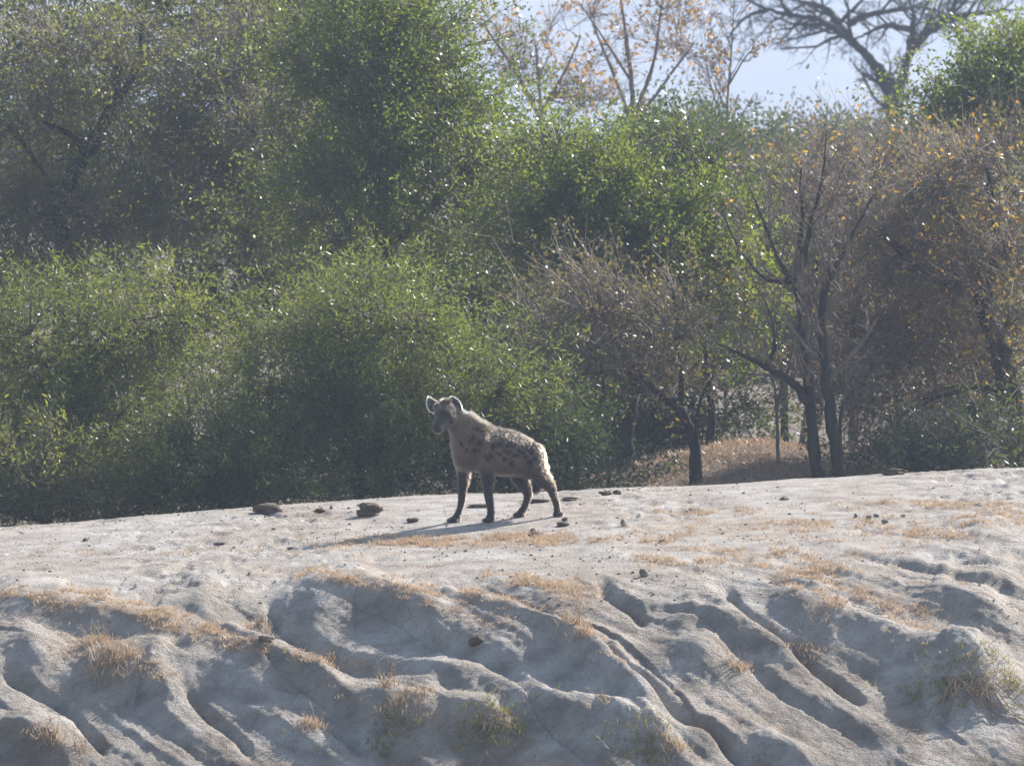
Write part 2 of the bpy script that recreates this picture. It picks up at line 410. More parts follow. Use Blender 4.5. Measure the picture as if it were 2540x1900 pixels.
def hit(px, py, y0=52.0, y1=72.0):
    """first point where the line of sight of a photograph pixel meets the ground"""
    ys2 = np.arange(y0, y1, 0.02)
    a = (px - PW / 2) / FPX; b = (PH / 2 - py) / FPX
    ry = CP + b * SP; rz = -SP + b * CP
    k = ys2 / ry
    xs = a * k; zs = CAM_H + rz * k
    g = ground_z(xs, ys2)
    w = np.nonzero(zs < g)[0]
    i = w[0] if len(w) else len(ys2) - 1
    return np.array([xs[i], ys2[i], g[i]])

# ------------------------------------------------------------------ far hillside
hx = np.linspace(-2400, 2400, 161); hy = np.linspace(1750, 2590, 40)
HX, HYY = np.meshgrid(hx, hy)
HZ = -2 + 72 * sstep((HYY - 1750) / 700) * (1 + .55 * fbm(HX / 420., HYY / 420., 4, 101)) + 2.5 * fbm(HX / 60., HYY / 60., 3, 105)
hi = np.arange(HX.size).reshape(HX.shape)
HF = np.stack([hi[:-1, :-1], hi[:-1, 1:], hi[1:, 1:], hi[1:, :-1]], -1).reshape(-1, 4)
def hill_mat():
    m, nt = new_mat("hillside_scrub"); L = nt.links.new
    geo = nd(nt, "ShaderNodeNewGeometry")
    n = nd(nt, "ShaderNodeTexNoise"); n.inputs["Scale"].default_value = .02; n.inputs["Detail"].default_value = 6; n.inputs["Roughness"].default_value = .65
    L(geo.outputs["Position"], n.inputs["Vector"])
    r = ramp(nt, [(.38, (.055, .06, .035)), (.52, (.16, .13, .085)), (.66, (.34, .27, .2))]); L(n.outputs[0], r.inputs["Fac"])
    pb = nd(nt, "ShaderNodeBsdfPrincipled"); pb.inputs["Roughness"].default_value = .95; L(r.outputs[0], pb.inputs["Base Color"])
    o = nd(nt, "ShaderNodeOutputMaterial"); L(pb.outputs[0], o.inputs["Surface"]); return m
tag(raw_mesh("hills", np.stack([HX, HYY, HZ], -1).reshape(-1, 3), *quads(HF), hill_mat()), "far hazy hillside above the trees", kind="structure")

# ------------------------------------------------------------------ haze: one closed box of even air
def box_mesh(name, lo, hi_, mat):
    v = [(x, y, z) for z in (lo[2], hi_[2]) for y in (lo[1], hi_[1]) for x in (lo[0], hi_[0])]
    f = [(0, 2, 3, 1), (4, 5, 7, 6), (0, 1, 5, 4), (2, 6, 7, 3), (0, 4, 6, 2), (1, 3, 7, 5)]
    return raw_mesh(name, np.array(v), *quads(f), mat, smooth=False)
hm, nt = new_mat("haze_air")
pv = nd(nt, "ShaderNodeVolumePrincipled"); pv.inputs["Color"].default_value = (.49, .59, .79, 1)
pv.inputs["Density"].default_value = HAZE; pv.inputs["Anisotropy"].default_value = .35
nt.links.new(pv.outputs[0], nd(nt, "ShaderNodeOutputMaterial").inputs["Volume"])
gmin = float(min(GZ.min(), HZ.min())); gmax = float(max(GZ.max(), HZ.max()))
if HAZE > 0:
    tag(box_mesh("haze", (-2650, -20, gmin - 1.0), (2650, 2650, gmax + 4.0), hm), "pale blue haze in the air", kind="stuff")

# ------------------------------------------------------------------ vegetation builders
class Tubes:
    """collects tapering tubes; builds them as ONE mesh"""
    def __init__(s): s.v = []; s.f = []; s.n = 0
    def add(s, pts, radii, sides=5):
        P = np.asarray(pts, float); n = len(P)
        if n < 2: return
        T = np.gradient(P, axis=0); T /= np.linalg.norm(T, axis=1)[:, None] + 1e-9
        ref = np.array([0.31, 0.83, 0.46]) if abs(T[0] @ np.array([0.31, 0.83, 0.46])) < .9 else np.array([1., 0, 0])
        A = np.cross(T, ref); A /= np.linalg.norm(A, axis=1)[:, None] + 1e-9
        B = np.cross(T, A)
        an = np.arange(sides) * 2 * np.pi / sides
        R = np.asarray(radii, float)[:, None, None]
        V = P[:, None, :] + R * (np.cos(an)[None, :, None] * A[:, None, :] + np.sin(an)[None, :, None] * B[:, None, :])
        s.v.append(V.reshape(-1, 3))
        i = np.arange(n * sides).reshape(n, sides) + s.n
        j = np.roll(i, -1, axis=1)
        s.f.append(np.stack([i[:-1], j[:-1], j[1:], i[1:]], -1).reshape(-1, 4))
        s.n += n * sides
    def build(s, name, mat, parent, origin):
        return raw_mesh(name, np.concatenate(s.v), *quads(np.concatenate(s.f)), mat, parent, origin)

def smooth_line(pts, n=14, rng=None, wob=0.0):
    """Catmull-Rom through the points, with a little wander"""
    P = np.asarray(pts, float)
    if len(P) == 2: P = np.array([P[0], (P[0] + P[1]) / 2, P[1]])
    Q = np.vstack([2 * P[0] - P[1], P, 2 * P[-1] - P[-2]])
    out = []; m = len(P) - 1
    per = max(2, n // m)
    for i in range(m):
        p0, p1, p2, p3 = Q[i:i + 4]
        for t in np.arange(per) / per:
            out.append(.5 * (2 * p1 + (p2 - p0) * t + (2 * p0 - 5 * p1 + 4 * p2 - p3) * t * t + (3 * p1 - p0 - 3 * p2 + p3) * t ** 3))
    out.append(P[-1]); out = np.array(out)
    if rng is not None and wob > 0:
        w = rng.normal(0, wob, out.shape); w[0] = 0
        out = out + w
    return out

def leaves(name, pos, d, L, Wd, tint, mat, parent, origin, rng, fold=.25):
    """one mesh of separate folded leaves"""
    N = len(pos)
    d = d / (np.linalg.norm(d, axis=1)[:, None] + 1e-9)
    r = rng.normal(size=(N, 3)); s_ = np.cross(d, r); s_ /= np.linalg.norm(s_, axis=1)[:, None] + 1e-9
    nn = np.cross(s_, d)
    L = L[:, None]; Wd = Wd[:, None]
    mid = pos + d * L * .45 + nn * Wd * fold
    V = np.stack([pos, mid + s_ * Wd * .5 , pos + d * L, mid - s_ * Wd * .5], 1).reshape(-1, 3)
    V[1::4] -= (nn * Wd * fold * 1.3); V[3::4] -= (nn * Wd * fold * 1.3)
    i = np.arange(N) * 4
    Fq = np.stack([i, i + 1, i + 2, i + 3], -1)
    return raw_mesh(name, V, *quads(Fq), mat, parent, origin, smooth=False, attrs={"tint": np.repeat(tint, 4)})

def lobes_world(lobes, y, rng, depth):
    C, R = [], []
    k = pxm(y)
    for l in lobes:
        cx, cyy, rx, ry = l[:4]
        dz = l[4] if len(l) > 4 else rng.uniform(-.25, .25) * depth
        C.append(W(cx, cyy, y + dz)); R.append((rx / k, (0.5 * (rx + ry) / k) * .5 + depth * .35, ry / k))
    return np.array(C), np.array(R)

def tree(name, label, cat, group, y, base_px, limbs, lobes, n, m, leaf, mat, seed, bark='bark', twig='twig', spray=(.18, .4), up=.35, droop=.0,
         spread=.05, depth=1.2, tb=(0, 1), rad=.07, hubs=36, bare=0, shell=.55, twr=.0035, crown='crown'):
    """a tree or shrub: trunk limbs traced in the photograph, branches out to hubs, twigs and leaf sprays filling the lobes"""
    rng = np.random.default_rng(seed)
    bx, by = base_px
    b0 = W(bx, by, y); bz = gz(b0[0], y) - .06
    org = np.array([b0[0], y, bz])
    root = tag(empty(name, org), label, cat, group)
    tr = Tubes(); nodes = []
    if not limbs: limbs = [(rad, [(bx, by), (bx + rng.uniform(-30, 30), by - 150), (lobes[0][0], lobes[0][1])])]
    for li, lm in enumerate(limbs):
        r0, pts = lm[0], lm[1]; y_off = lm[2] if len(lm) > 2 else 0
        Q = [W(px, py, y + y_off * (i / max(1, len(pts) - 1)) + rng.uniform(-.06, .06)) for i, (px, py) in enumerate(pts)]
        if len(lm) > 3 or li == 0: Q[0] = np.array([Q[0][0], Q[0][1], gz(Q[0][0], Q[0][1]) - .06])
        ln = smooth_line(Q, max(10, 5 * len(Q)), rng, r0 * .10)
        tr.add(ln, np.linspace(r0, r0 * .38, len(ln)) * (1 + .12 * rng.normal(size=len(ln)).clip(-1, 1)), 8)
        nodes.append(np.c_[ln, np.linspace(r0, r0 * .38, len(ln))])
    tr.build("trunk", M[bark], root, org)
    nodes = np.concatenate(nodes)
    C, R = lobes_world(lobes, y, rng, depth)
    wv = (R[:, 0] * R[:, 2]) ** .9 * np.sqrt(R[:, 1]); wv /= wv.sum()
    li = rng.choice(len(C), n, p=wv)
    # boughs: uneven leafy clumps with gaps between them, then sprays inside each bough
    nb = max(10, int(n / 15))
    bl = rng.choice(len(C), nb, p=wv)
    bu = unit(rng.normal(size=(nb, 3)))
    br = (shell + (1 - shell) * rng.random(nb) ** .6) * (1 + .20 * rng.normal(size=nb).clip(-1.6, 1.9))
    ib = rng.random(nb) < .15; br[ib] *= rng.random(ib.sum())
    B0 = C[bl] + bu * R[bl] * br[:, None]
    bs = rng.uniform(.10, .26, nb) * (1 + .25 * (min(y, 80) - 66) / 14) * (1 if leaf[0] < .09 else 1.25)
    bi = rng.choice(nb, n, p=bs ** 2 / (bs ** 2).sum())
    li = bl[bi]
    g3 = rng.normal(size=(n, 3)) * np.array([1.15, 1.15, .70])
    u = unit(bu[bi] * .6 + unit(g3) * .8)
    c = B0[bi] + g3 * bs[bi][:, None]
    gzs = base_z(c[:, 0], c[:, 1]) + .05
    c[:, 2] = np.maximum(c[:, 2], gzs + rng.random(n) * .15)
    # hubs and branches
    tw = Tubes()
    hi_ = rng.choice(n, min(hubs, n), replace=False)
    H = C[li[hi_]] + (c[hi_] - C[li[hi_]]) * .55
    allh = [nodes[:, :3]]
    for h in H:
        dn = np.linalg.norm(nodes[:, :3] - h, axis=1) + .6 * np.maximum(0, nodes[:, 2] - h[2])
        q = nodes[dn.argmin()]
        mid = (q[:3] + h) / 2 + np.array([0, 0, .10 * np.linalg.norm(h - q[:3])]) + rng.normal(0, .05, 3)
        ln = smooth_line([q[:3], mid, h], 8, rng, .012)
        r = min(q[3] * .75, .010 + .010 * np.linalg.norm(h - q[:3]))
        tw.add(ln, np.linspace(r, r * .35, len(ln)), 4)
        allh.append(ln[3:])
    A = np.concatenate(allh)
    lens = rng.uniform(*spray, n)
    d = unit(u * .7 + np.array([0, 0, up]) + rng.normal(0, .45, (n, 3)))
    for i in range(n):
        k = ((A - c[i]) ** 2).sum(1).argmin(); q = A[k]
        g = c[i] - q; ll = np.linalg.norm(g)
        tip = c[i] + d[i] * lens[i] + np.array([0, 0, -droop * lens[i]])
        if ll > 1.6: st = c[i] - g / ll * .5
        else: st = q
        mid = (st + c[i]) / 2 + rng.normal(0, .04, 3) + np.array([0, 0, .04])
        tw.add([st, mid, c[i], tip], [twr * 1.8, twr * 1.4, twr, twr * .4], 3)
    for i in range(bare):           # leafless side twigs
        k = rng.integers(n); p = c[k] - d[k] * rng.uniform(0, .2)
        e = unit(d[k] + rng.normal(0, .7, 3)); l = rng.uniform(.15, .45)
        tw.add([p, p + e * l * .5 + rng.normal(0, .015, 3), p + e * l + np.array([0, 0, .03])], [twr, twr * .8, twr * .3], 3)
    tw.build("branches", M[twig], root, org)["kind"] = "stuff"
    # leaves
    if m > 0:
        N = n * m
        k = np.repeat(np.arange(n), m)
        t = rng.random(N)
        e = d[k]
        pos = c[k] + e * (lens[k] * t)[:, None] + np.stack([np.zeros(N), np.zeros(N), -droop * lens[k] * t ** 2], -1) + rng.normal(0, spread, (N, 3))
        ld = e * .55 + unit(rng.normal(size=(N, 3))) * .8 + np.array([0, 0, -droop * .8])
        L_ = leaf[0] * rng.uniform(.65, 1.25, N); W_ = leaf[1] * rng.uniform(.7, 1.25, N)
        clt = .55 * rng.random(nb)[bi] + .45 * rng.random(n)
        tint = np.clip(tb[0] + (tb[1] - tb[0]) * (.5 * clt[k] + .5 * rng.random(N)), 0, 1)
        leaves(crown, pos, ld, L_, W_, tint, M[mat], root, org, rng)
    return root

def bare_tree(name, label, cat, group, y, base_px, limbs, seed, levels=3, kids=(7, 6, 5), ratio=(.42, .5, .5), twr=.003, mat='bark', tmat='twig', leaf=None, spread_y=.5, up=.35, first=.25, cup=.6):
    """a tree that shows its limbs: traced limbs, then branches, branchlets and twigs; a few leaves at the twig ends"""
    rng = np.random.default_rng(seed)
    b0 = W(*base_px, y); org = np.array([b0[0], y, gz(b0[0], y) - .06])
    root = tag(empty(name, org), label, cat, group)
    tr = Tubes(); tw = Tubes(); cur = []; tips = []
    for li, lm in enumerate(limbs):
        r0, pts = lm[0], lm[1]; yo = lm[2] if len(lm) > 2 else 0
        Q = [W(px, py, y + yo * (i / max(1, len(pts) - 1))) for i, (px, py) in enumerate(pts)]
        if li == 0 or (len(lm) > 3): Q[0] = np.array([Q[0][0], Q[0][1], gz(Q[0][0], Q[0][1]) - .06])
        ln = smooth_line(Q, 6 * len(Q), rng, r0 * .10)
        rr = np.linspace(r0, r0 * (lm[4] if len(lm) > 4 else .13), len(ln))
        tr.add(ln, rr * (1 + .1 * rng.normal(size=len(ln)).clip(-1, 1)), 8)
        cur.append((ln, rr))
    tr.build("trunk", M[mat], root, org)
    for lv in range(levels):
        nxt = []
        for ln, rr in cur:
            LL = np.linalg.norm(np.diff(ln, axis=0), axis=1).sum()
            nk = max(1, int(round(kids[lv] * (1 if lv else np.clip(LL / 1.2, .5, 2.5)))))
            for q in range(nk):
                f = first + (1 - first) * (q + rng.random()) / nk if lv == 0 else .15 + .85 * (q + rng.random()) / nk
                k = min(len(ln) - 2, int(f * (len(ln) - 1)))
                p = ln[k]; T = unit(ln[k + 1] - ln[k])
                s_ = rng.normal(size=3); s_[1] *= spread_y; s_ -= T * (s_ @ T); s_ = unit(s_)
                e = unit(T * .75 + s_ * rng.uniform(.5, 1.05) + np.array([0, 0, up]))
                base_l = (min(LL, 1.6) * ratio[lv]) * rng.uniform(.6, 1.2) * (1 - .35 * f)
                r = max(twr * .8, rr[k] * .55 if lv < levels - 1 else twr)
                r = min(r, .035 * base_l + twr)
                e2 = unit(e + rng.normal(0, .25, 3) + np.array([0, 0, up * cup]))
                pts = smooth_line([p, p + e * base_l * .5, p + e * base_l * .5 + e2 * base_l * .5], 5 if lv < levels - 1 else 3, rng, .02 * base_l)
                rs = np.linspace(r, max(twr * .4, r * .3), len(pts))
                tw.add(pts, rs, 4 if lv < 1 else 3)
                nxt.append((pts, rs))
        cur = nxt
    tips = np.array([l[-1] for l, _ in cur]); td = np.array([unit(l[-1] - l[-2]) for l, _ in cur])
    tw.build("branches", M[tmat], root, org)["kind"] = "stuff"
    if leaf:
        n, (Ls, Ws), lm_, tb = leaf
        k = rng.integers(0, len(tips), n)
        pos = tips[k] + rng.normal(0, .025, (n, 3))
        ld = td[k] * .4 + unit(rng.normal(size=(n, 3))) + np.array([0, 0, -.3])
        leaves("crown", pos, ld, Ls * rng.uniform(.7, 1.2, n), Ws * rng.uniform(.7, 1.2, n),
               np.clip(tb[0] + (tb[1] - tb[0]) * rng.random(n), 0, 1), M[lm_], root, org, rng)
    return root

# ------------------------------------------------------------------ trees and shrubs, from the front row back
GW, GT, GB, GR, GF = "willowy shrubs along the bank", "leafy trees behind the shrubs", "bare trees behind the terrace", "autumn trees on the right", "trees far behind"
WL = (.064, .0105)
tree("willow_shrub", "bright green feathery shrub at the left edge of the photo", "shrub", GW, 67.0, (260, 1300), None,
     [(110,900,190,170),(40,1060,170,190),(330,800,170,120),(450,765,110,100),(280,960,200,160),(220,1150,200,150),(400,870,110,110),(-90,930,150,200)],
     1150, 46, WL, 'willow', 1, 'bark', 'greentwig', (.22,.45), .30, .22, .055, 1.1, (.05,.95), .05)
tree("willow_shrub", "large rounded green willowy shrub directly left of the hyena", "shrub", GW, 66.2, (900, 1290), None,
     [(870,820,150,150),(1000,820,150,130),(790,1010,180,170),(1000,1020,210,180),(1190,950,130,120),(720,1000,90,120),(900,1160,280,120),(1120,1120,160,120)],
     1400, 46, WL, 'willow', 2, 'bark', 'greentwig', (.22,.45), .30, .22, .055, 1.1, (0,.8), .05)
tree("willow_shrub", "low dark green shrub left of centre at the foot of the taller willowy shrubs", "shrub", GW, 65.6, (560, 1290), None,
     [(560,1120,150,150),(480,1200,170,100),(650,1220,150,80)], 560, 44, WL, 'willow', 3, 'bark', 'greentwig', (.2,.38), .3, .2, .05, .8, (0,.6), .035)
tree("low_shrub", "dull brownish green shrub low in the left corner of the thicket", "shrub", GW, 65.4, (110, 1310), None,
     [(90,1190,140,110),(210,1240,110,70),(-20,1230,100,90)], 420, 26, (.06,.018), 'olive', 4, 'bark', 'twig', (.15,.3), .3, .05, .05, .8, (0,1), .03, bare=250)
tree("evergreen_shrub", "dark glossy shrub right behind the hyena's rump", "shrub", GW, 66.8, (1330, 1250), None,
     [(1290,1060,120,120),(1380,1130,120,90),(1220,1150,120,80),(1440,1190,110,50)], 420, 30, (.06,.022), 'dark', 5, 'bark', 'twig', (.15,.3), .3, .05, .05, .8, (0,.9), .035)

GL = (.050, .021)
tree("evergreen_tree", "tall dense green tree whose crown slopes down left of the sky gap", "tree", GT, 73.5, (960, 1230),
     [(.11, [(960,1230),(950,1000),(930,700),(960,450),(1000,250)]), (.05, [(945,760),(860,560),(760,420)]), (.05, [(950,640),(1060,520),(1180,420)])],
     [(980,110,120,160),(1110,260,150,120),(980,380,220,180),(1230,440,160,130),(880,180,200,220),(860,520,220,150),(1130,520,180,120),(930,0,110,110)],
     1700, 38, GL, 'glossy', 11, 'greybark', 'twig', (.18,.36), .35, .03, .055, 1.5, (0,1), .1)
tree("evergreen_tree", "bright leaved tree with a rounded crown in the centre, above and right of the hyena", "tree", GT, 71.5, (1570, 1200),
     [(.085, [(1550,1195),(1556,1060),(1575,940),(1600,800),(1640,650),(1600,520)]), (.04, [(1600,800),(1700,720),(1780,640)]), (.04, [(1590,860),(1480,740),(1420,600)])],
     [(1430,440,110,90),(1490,520,150,110),(1640,570,110,100),(1700,590,140,120),(1560,620,160,140),(1770,720,100,120),(1400,560,140,120),(1520,430,60,50)],
     1500, 38, GL, 'glossy', 12, 'bark', 'twig', (.16,.34), .35, .02, .05, 1.2, (.15,1), .08)
tree("evergreen_tree", "small dark green tree squeezed between the bright crown and the bare tree", "tree", GT, 72.6, (1740, 1150), None,
     [(1690,360,55,50),(1720,450,60,90),(1740,560,60,80)], 300, 28, GL, 'dark', 13, 'bark', 'twig', (.14,.28), .35, .0, .045, .7, (0,1), .05)
tree("olive_tree", "sparse greyish tree with a curving dark trunk at the upper left", "tree", GT, 76.0, (170, 1240),
     [(.10, [(170,1240),(150,900),(155,600),(150,500),(215,380),(280,260),(295,170)]), (.045, [(215,380),(170,330),(90,300)]), (.04, [(290,260),(340,160),(350,60)]), (.04, [(160,520),(100,420),(40,330)])],
     [(110,130,150,130),(90,330,170,140),(300,200,150,130),(360,420,170,130),(160,520,180,110),(30,560,140,150),(380,600,150,90)],
     1200, 17, (.050,.020), 'olive', 14, 'bark', 'twig', (.18,.4), .25, .05, .06, 1.4, (0,1), .08, bare=2200)
tree("olive_tree", "twiggy grey green tree in the upper left behind the curving trunk's right side", "tree", GT, 77.0, (620, 1230),
     [(.10, [(620,1230),(620,800),(615,560),(580,420),(600,240)]), (.05, [(618,620),(700,480),(760,330)]), (.045, [(600,470),(520,380),(450,300)]), (.03, [(615,560),(560,500),(540,380)])],
     [(600,140,170,160),(700,330,180,160),(520,420,150,150),(640,540,190,120),(480,240,130,150),(760,600,150,90)],
     1350, 15, (.050,.020), 'olive', 15, 'greybark', 'twig', (.18,.4), .25, .05, .06, 1.4, (0,.95), .08, bare=2600)
tree("evergreen_tree", "tall dark tree at the top edge of the photo left of centre", "tree", GT, 80.0, (790, 1200), None,
     [(760,120,230,170),(620,30,220,140),(840,330,200,170),(420,60,200,150),(700,480,200,150),(800,20,170,150)], 1400, 18, (.080,.032), 'dark', 16, 'bark', 'twig', (.2,.4), .3, .03, .06, 1.6, (0,1), .12)
tree("evergreen_tree", "dark leafy tree filling the background at the left edge of the photo", "tree", GT, 81.0, (200, 1200), None,
     [(150,60,230,150),(40,250,200,200),(260,330,230,200),(120,520,230,170),(380,520,200,160),(300,640,250,110),(0,760,220,150),(-60,950,160,200)], 1500, 18, (.080,.032), 'dark', 17, 'bark', 'twig', (.2,.4), .3, .03, .06, 1.6, (0,1), .12)
tree("evergreen_tree", "dark thicket tree in the shade behind the large willowy shrub", "tree", GT, 78.5, (1000, 1200), None,
     [(980,620,260,150),(1200,700,220,160),(760,660,240,120),(1330,850,180,180),(1080,850,250,140),(620,760,200,120)], 1400, 18, (.080,.030), 'dark', 18, 'bark', 'twig', (.2,.4), .3, .03, .06, 1.4, (0,1), .1, bare=900)
tree("yellowing_tree", "slender tree with brown twigs and yellowing leaves right of the hyena", "tree", GT, 69.2, (1725, 1190),
     [(.058, [(1728,1192),(1722,1100),(1690,1020),(1645,985),(1590,940),(1500,922),(1400,950)]), (.022, [(1512,1205),(1508,1080),(1500,980),(1490,900)], 0, 1), (.03, [(1690,1020),(1690,940),(1680,820),(1670,720)]), (.03, [(1600,945),(1540,860),(1480,800)]), (.02, [(1726,1100),(1735,1000),(1770,930)])],
     [(1450,780,140,120),(1590,800,140,110),(1690,840,110,110),(1640,930,110,60),(1420,900,110,80),(1540,690,110,70)],
     560, 10, (.050,.022), 'autumn', 19, 'bark', 'twig', (.16,.36), .2, .05, .06, 1.0, (-.1,.98), .07, bare=1100)
tree("evergreen_shrub", "dark green undergrowth shrub behind the trunks right of the hyena", "shrub", GT, 74.5, (1560, 1190), None,
     [(1480,1020,140,130),(1620,1080,120,110),(1700,950,110,130),(1400,1120,120,90),(1800,960,90,110)], 650, 24, (.06,.024), 'dark', 20, 'bark', 'twig', (.15,.3), .3, .05, .055, .9, (0,1), .05, bare=300)

bare_tree("bare_tree", "leafless tree with twin dark trunks standing at the edge of the terrace", "tree", GB, 68.2, (2035, 1170),
     [(.062, [(2035,1175),(2015,1060),(2000,900),(1985,760),(1975,690),(1990,560),(1985,420)], .2), (.062, [(2092,1170),(2062,1040),(2045,900),(2040,760),(2065,680),(2110,590),(2170,480)], -.2, 1),
      (.040, [(2005,1000),(1960,945),(1890,905),(1820,870),(1775,850)], .1), (.022, [(2090,1160),(2084,1040),(2100,990),(2130,960)], 0, 1), (.030, [(1980,730),(1930,640),(1890,540),(1850,440)], .2),
      (.030, [(1985,690),(2010,560),(2040,440),(2050,330)], -.2), (.022, [(1900,908),(1920,860),(1910,780),(1870,700)], .1), (.022, [(2060,690),(2040,600),(2060,500),(2100,400)], .2), (.026,[(1975,700),(1900,690),(1830,610),(1790,520)],.2)],
     31, 3, (9, 7, 5), (.46, .52, .50), .0038, 'bark', 'twig', (260, (.05, .026), 'autumn', (.4, 1)))
bare_tree("bare_tree", "thin leafless sapling in front of the dry grass slope", "tree", GB, 69.5, (1960, 1140),
     [(.020, [(1930,1130),(1925,1000),(1900,860),(1880,720)], .1), (.016, [(1926,1020),(1960,900),(1970,800)], .1)],
     32, 3, (6, 5, 4), (.40, .5, .5), .0028, 'twig', 'twig', (120, (.05, .026), 'autumn', (.3, 1)))
tree("autumn_tree", "tangled tree with dark leaning trunk and orange leaves at the right edge", "tree", GR, 70.0, (2525, 1140),
     [(.14, [(2530,1140),(2510,1020),(2480,880),(2440,760),(2410,700)]), (.060, [(2425,735),(2330,700),(2260,650),(2200,590),(2170,540)]), (.06, [(2440,780),(2470,600),(2450,420)]), (.05, [(2430,720),(2380,560),(2320,430)]), (.03, [(2500,980),(2430,960),(2330,985),(2260,1020)])],
     [(2300,470,180,120),(2450,450,150,150),(2330,620,180,130),(2480,640,110,170),(2180,520,120,120),(2440,860,130,130),(2280,780,140,110)],
     1150, 5, (.055,.028), 'autumn', 41, 'bark', 'twig', (.18,.42), .25, .05, .07, 1.3, (.15,1.25), .1, bare=3000)
tree("autumn_tree", "low twiggy bush with withered brown leaves behind the bare trunks", "shrub", GR, 70.6, (2210, 1140),
     [(.030, [(2230,1145),(2225,1020),(2215,900),(2200,780)]), (.025, [(2300,1145),(2260,1080),(2180,1030),(2120,1000)], 0, 1), (.02, [(2235,1030),(2330,970),(2400,950)])],
     [(2200,880,130,130),(2140,960,110,90),(2300,960,140,100),(2250,1060,160,70),(2400,1080,120,60)],
     620, 6, (.055,.026), 'brown', 42, 'bark', 'twig', (.16,.38), .3, .02, .07, 1.0, (0,1), .05, bare=2200)
tree("low_shrub", "olive green bush on the crest near the right edge of the photo", "shrub", GR, 69.0, (2400, 1150), None,
     [(2430,1100,110,40),(2300,1125,110,30),(2520,1095,50,50),(2180,1140,80,25)], 380, 18, (.05,.020), 'dark', 43, 'bark', 'twig', (.14,.3), .3, .02, .05, .7, (.1,1), .03, bare=500)
tree("evergreen_tree", "green tree in the right background behind the orange leaves", "tree", GR, 77.5, (2330, 1130), None,
     [(2300,680,150,140),(2450,620,150,170),(2180,740,130,130),(2420,820,160,130),(2250,560,150,120),(2080,620,120,120)], 1000, 18, (.062,.028), 'olive', 44, 'bark', 'twig', (.18,.38), .3, .03, .06, 1.3, (0,1), .1, bare=900)
tree("evergreen_tree", "leafy green crown at the upper right corner of the photo", "tree", GR, 80.0, (2440, 1100), None,
     [(2470,220,80,70),(2540,150,70,80),(2430,320,100,70),(2520,310,90,100)], 900, 26, (.062,.026), 'glossy', 45, 'bark', 'twig', (.18,.36), .35, .03, .055, 1.1, (.2,1), .12)
tree("autumn_tree", "grey brown twiggy thicket behind the bare twin trunked tree", "tree", GR, 76.0, (1950, 1120),
     [(.05, [(1950,1120),(1940,900),(1900,700),(1880,500)]), (.05, [(2110,1120),(2130,900),(2160,650),(2200,400)], 0, 1), (.04, [(1945,900),(2020,700),(2050,500)])],
     [(1870,500,110,120),(2020,490,140,110),(2180,480,140,110),(1860,620,120,120),(2030,620,140,120),(1900,800,130,110),(2080,850,140,120),(2320,430,120,80)],
     1150, 4, (.055,.026), 'autumn', 46, 'bark', 'twig', (.2,.45), .35, .0, .07, 1.4, (.2,1.25), .08, bare=4500)
tree("evergreen_tree", "dim green tree far back between the bare trunks", "tree", GR, 86.0, (2000, 1050), None,
     [(1930,600,180,150),(2130,600,180,150),(1870,760,150,150),(2060,780,180,150),(2260,760,160,150),(2420,780,160,200),(1750,760,120,180)], 1000, 17, (.085,.036), 'olive', 47, 'bark', 'twig', (.2,.45), .3, .0, .07, 1.6, (0,.8), .12, bare=600)
# far behind
for i, (px, py, rx, ry, yy, lab) in enumerate([
    (1640, 350, 120, 70, 112, "hazy round bush below the orange leaved tree"), (1710, 270, 80, 60, 118, "hazy bush standing highest under the thin bare stems"),
    (1880, 340, 130, 60, 114, "hazy bush left of the flat topped bare tree"), (2060, 300, 140, 50, 118, "hazy bush under the forked bare limb"),
    (2230, 310, 130, 70, 116, "hazy bush at the foot of the flat topped bare tree"), (1980, 410, 160, 80, 108, "hazy low bush behind the tips of the bare tree")]):
    py += 65
    tree("far_bush", lab, "bush", GF, yy, (px, py + 450), None, [(px - rx * .4, py + 10, rx * .7, ry * .8), (px + rx * .4, py + 15, rx * .7, ry * .8), (px, py, rx * .6, ry * .9), (px, py + ry * 1.2, rx, ry), (px, py + ry * 2.4, rx, ry)],
         420, 18, (.095,.04), 'hazy', 60 + i, 'bark', 'twig', (.15,.3), .3, 0, .1, 1.6, (0,1), .08, hubs=16)
tree("orange_leaved_tree", "thin tree with scattered orange leaves against the hazy hill", "tree", GF, 98.0, (1590, 700),
     [(.05, [(1590,760),(1580,450),(1570,260),(1560,140),(1540,0)]), (.03, [(1575,330),(1520,180),(1470,60)]), (.03, [(1572,290),(1620,160),(1640,20)]), (.025, [(1580,300),(1660,190),(1720,110)]), (.02, [(1565,200),(1500,100),(1440,10)])],
     [(1560,70,70,90),(1480,60,60,80),(1640,60,60,90),(1700,110,50,50),(1560,200,90,60)], 90, 8, (.075,.040), 'orange', 71, 'twig', 'twig', (.2,.5), .6, 0, .07, 1.0, (0,1), .05, bare=500, hubs=22)
tree("orange_leaved_tree", "rusty twiggy bush against the sky gap beside the tall green crown", "bush", GF, 96.0, (1340, 700),
     [(.04, [(1340,760),(1345,450),(1340,260),(1330,120)]), (.03, [(1342,300),(1280,180),(1200,60)]), (.025, [(1342,280),(1400,180),(1440,90)])],
     [(1310,170,80,80),(1390,210,80,70),(1260,120,60,50),(1330,100,50,50),(1450,240,70,50),(1180,60,50,40)], 110, 7, (.07,.038), 'orange', 72, 'twig', 'twig', (.2,.5), .5, 0, .07, 1.0, (0,.9), .05, bare=700, hubs=22)
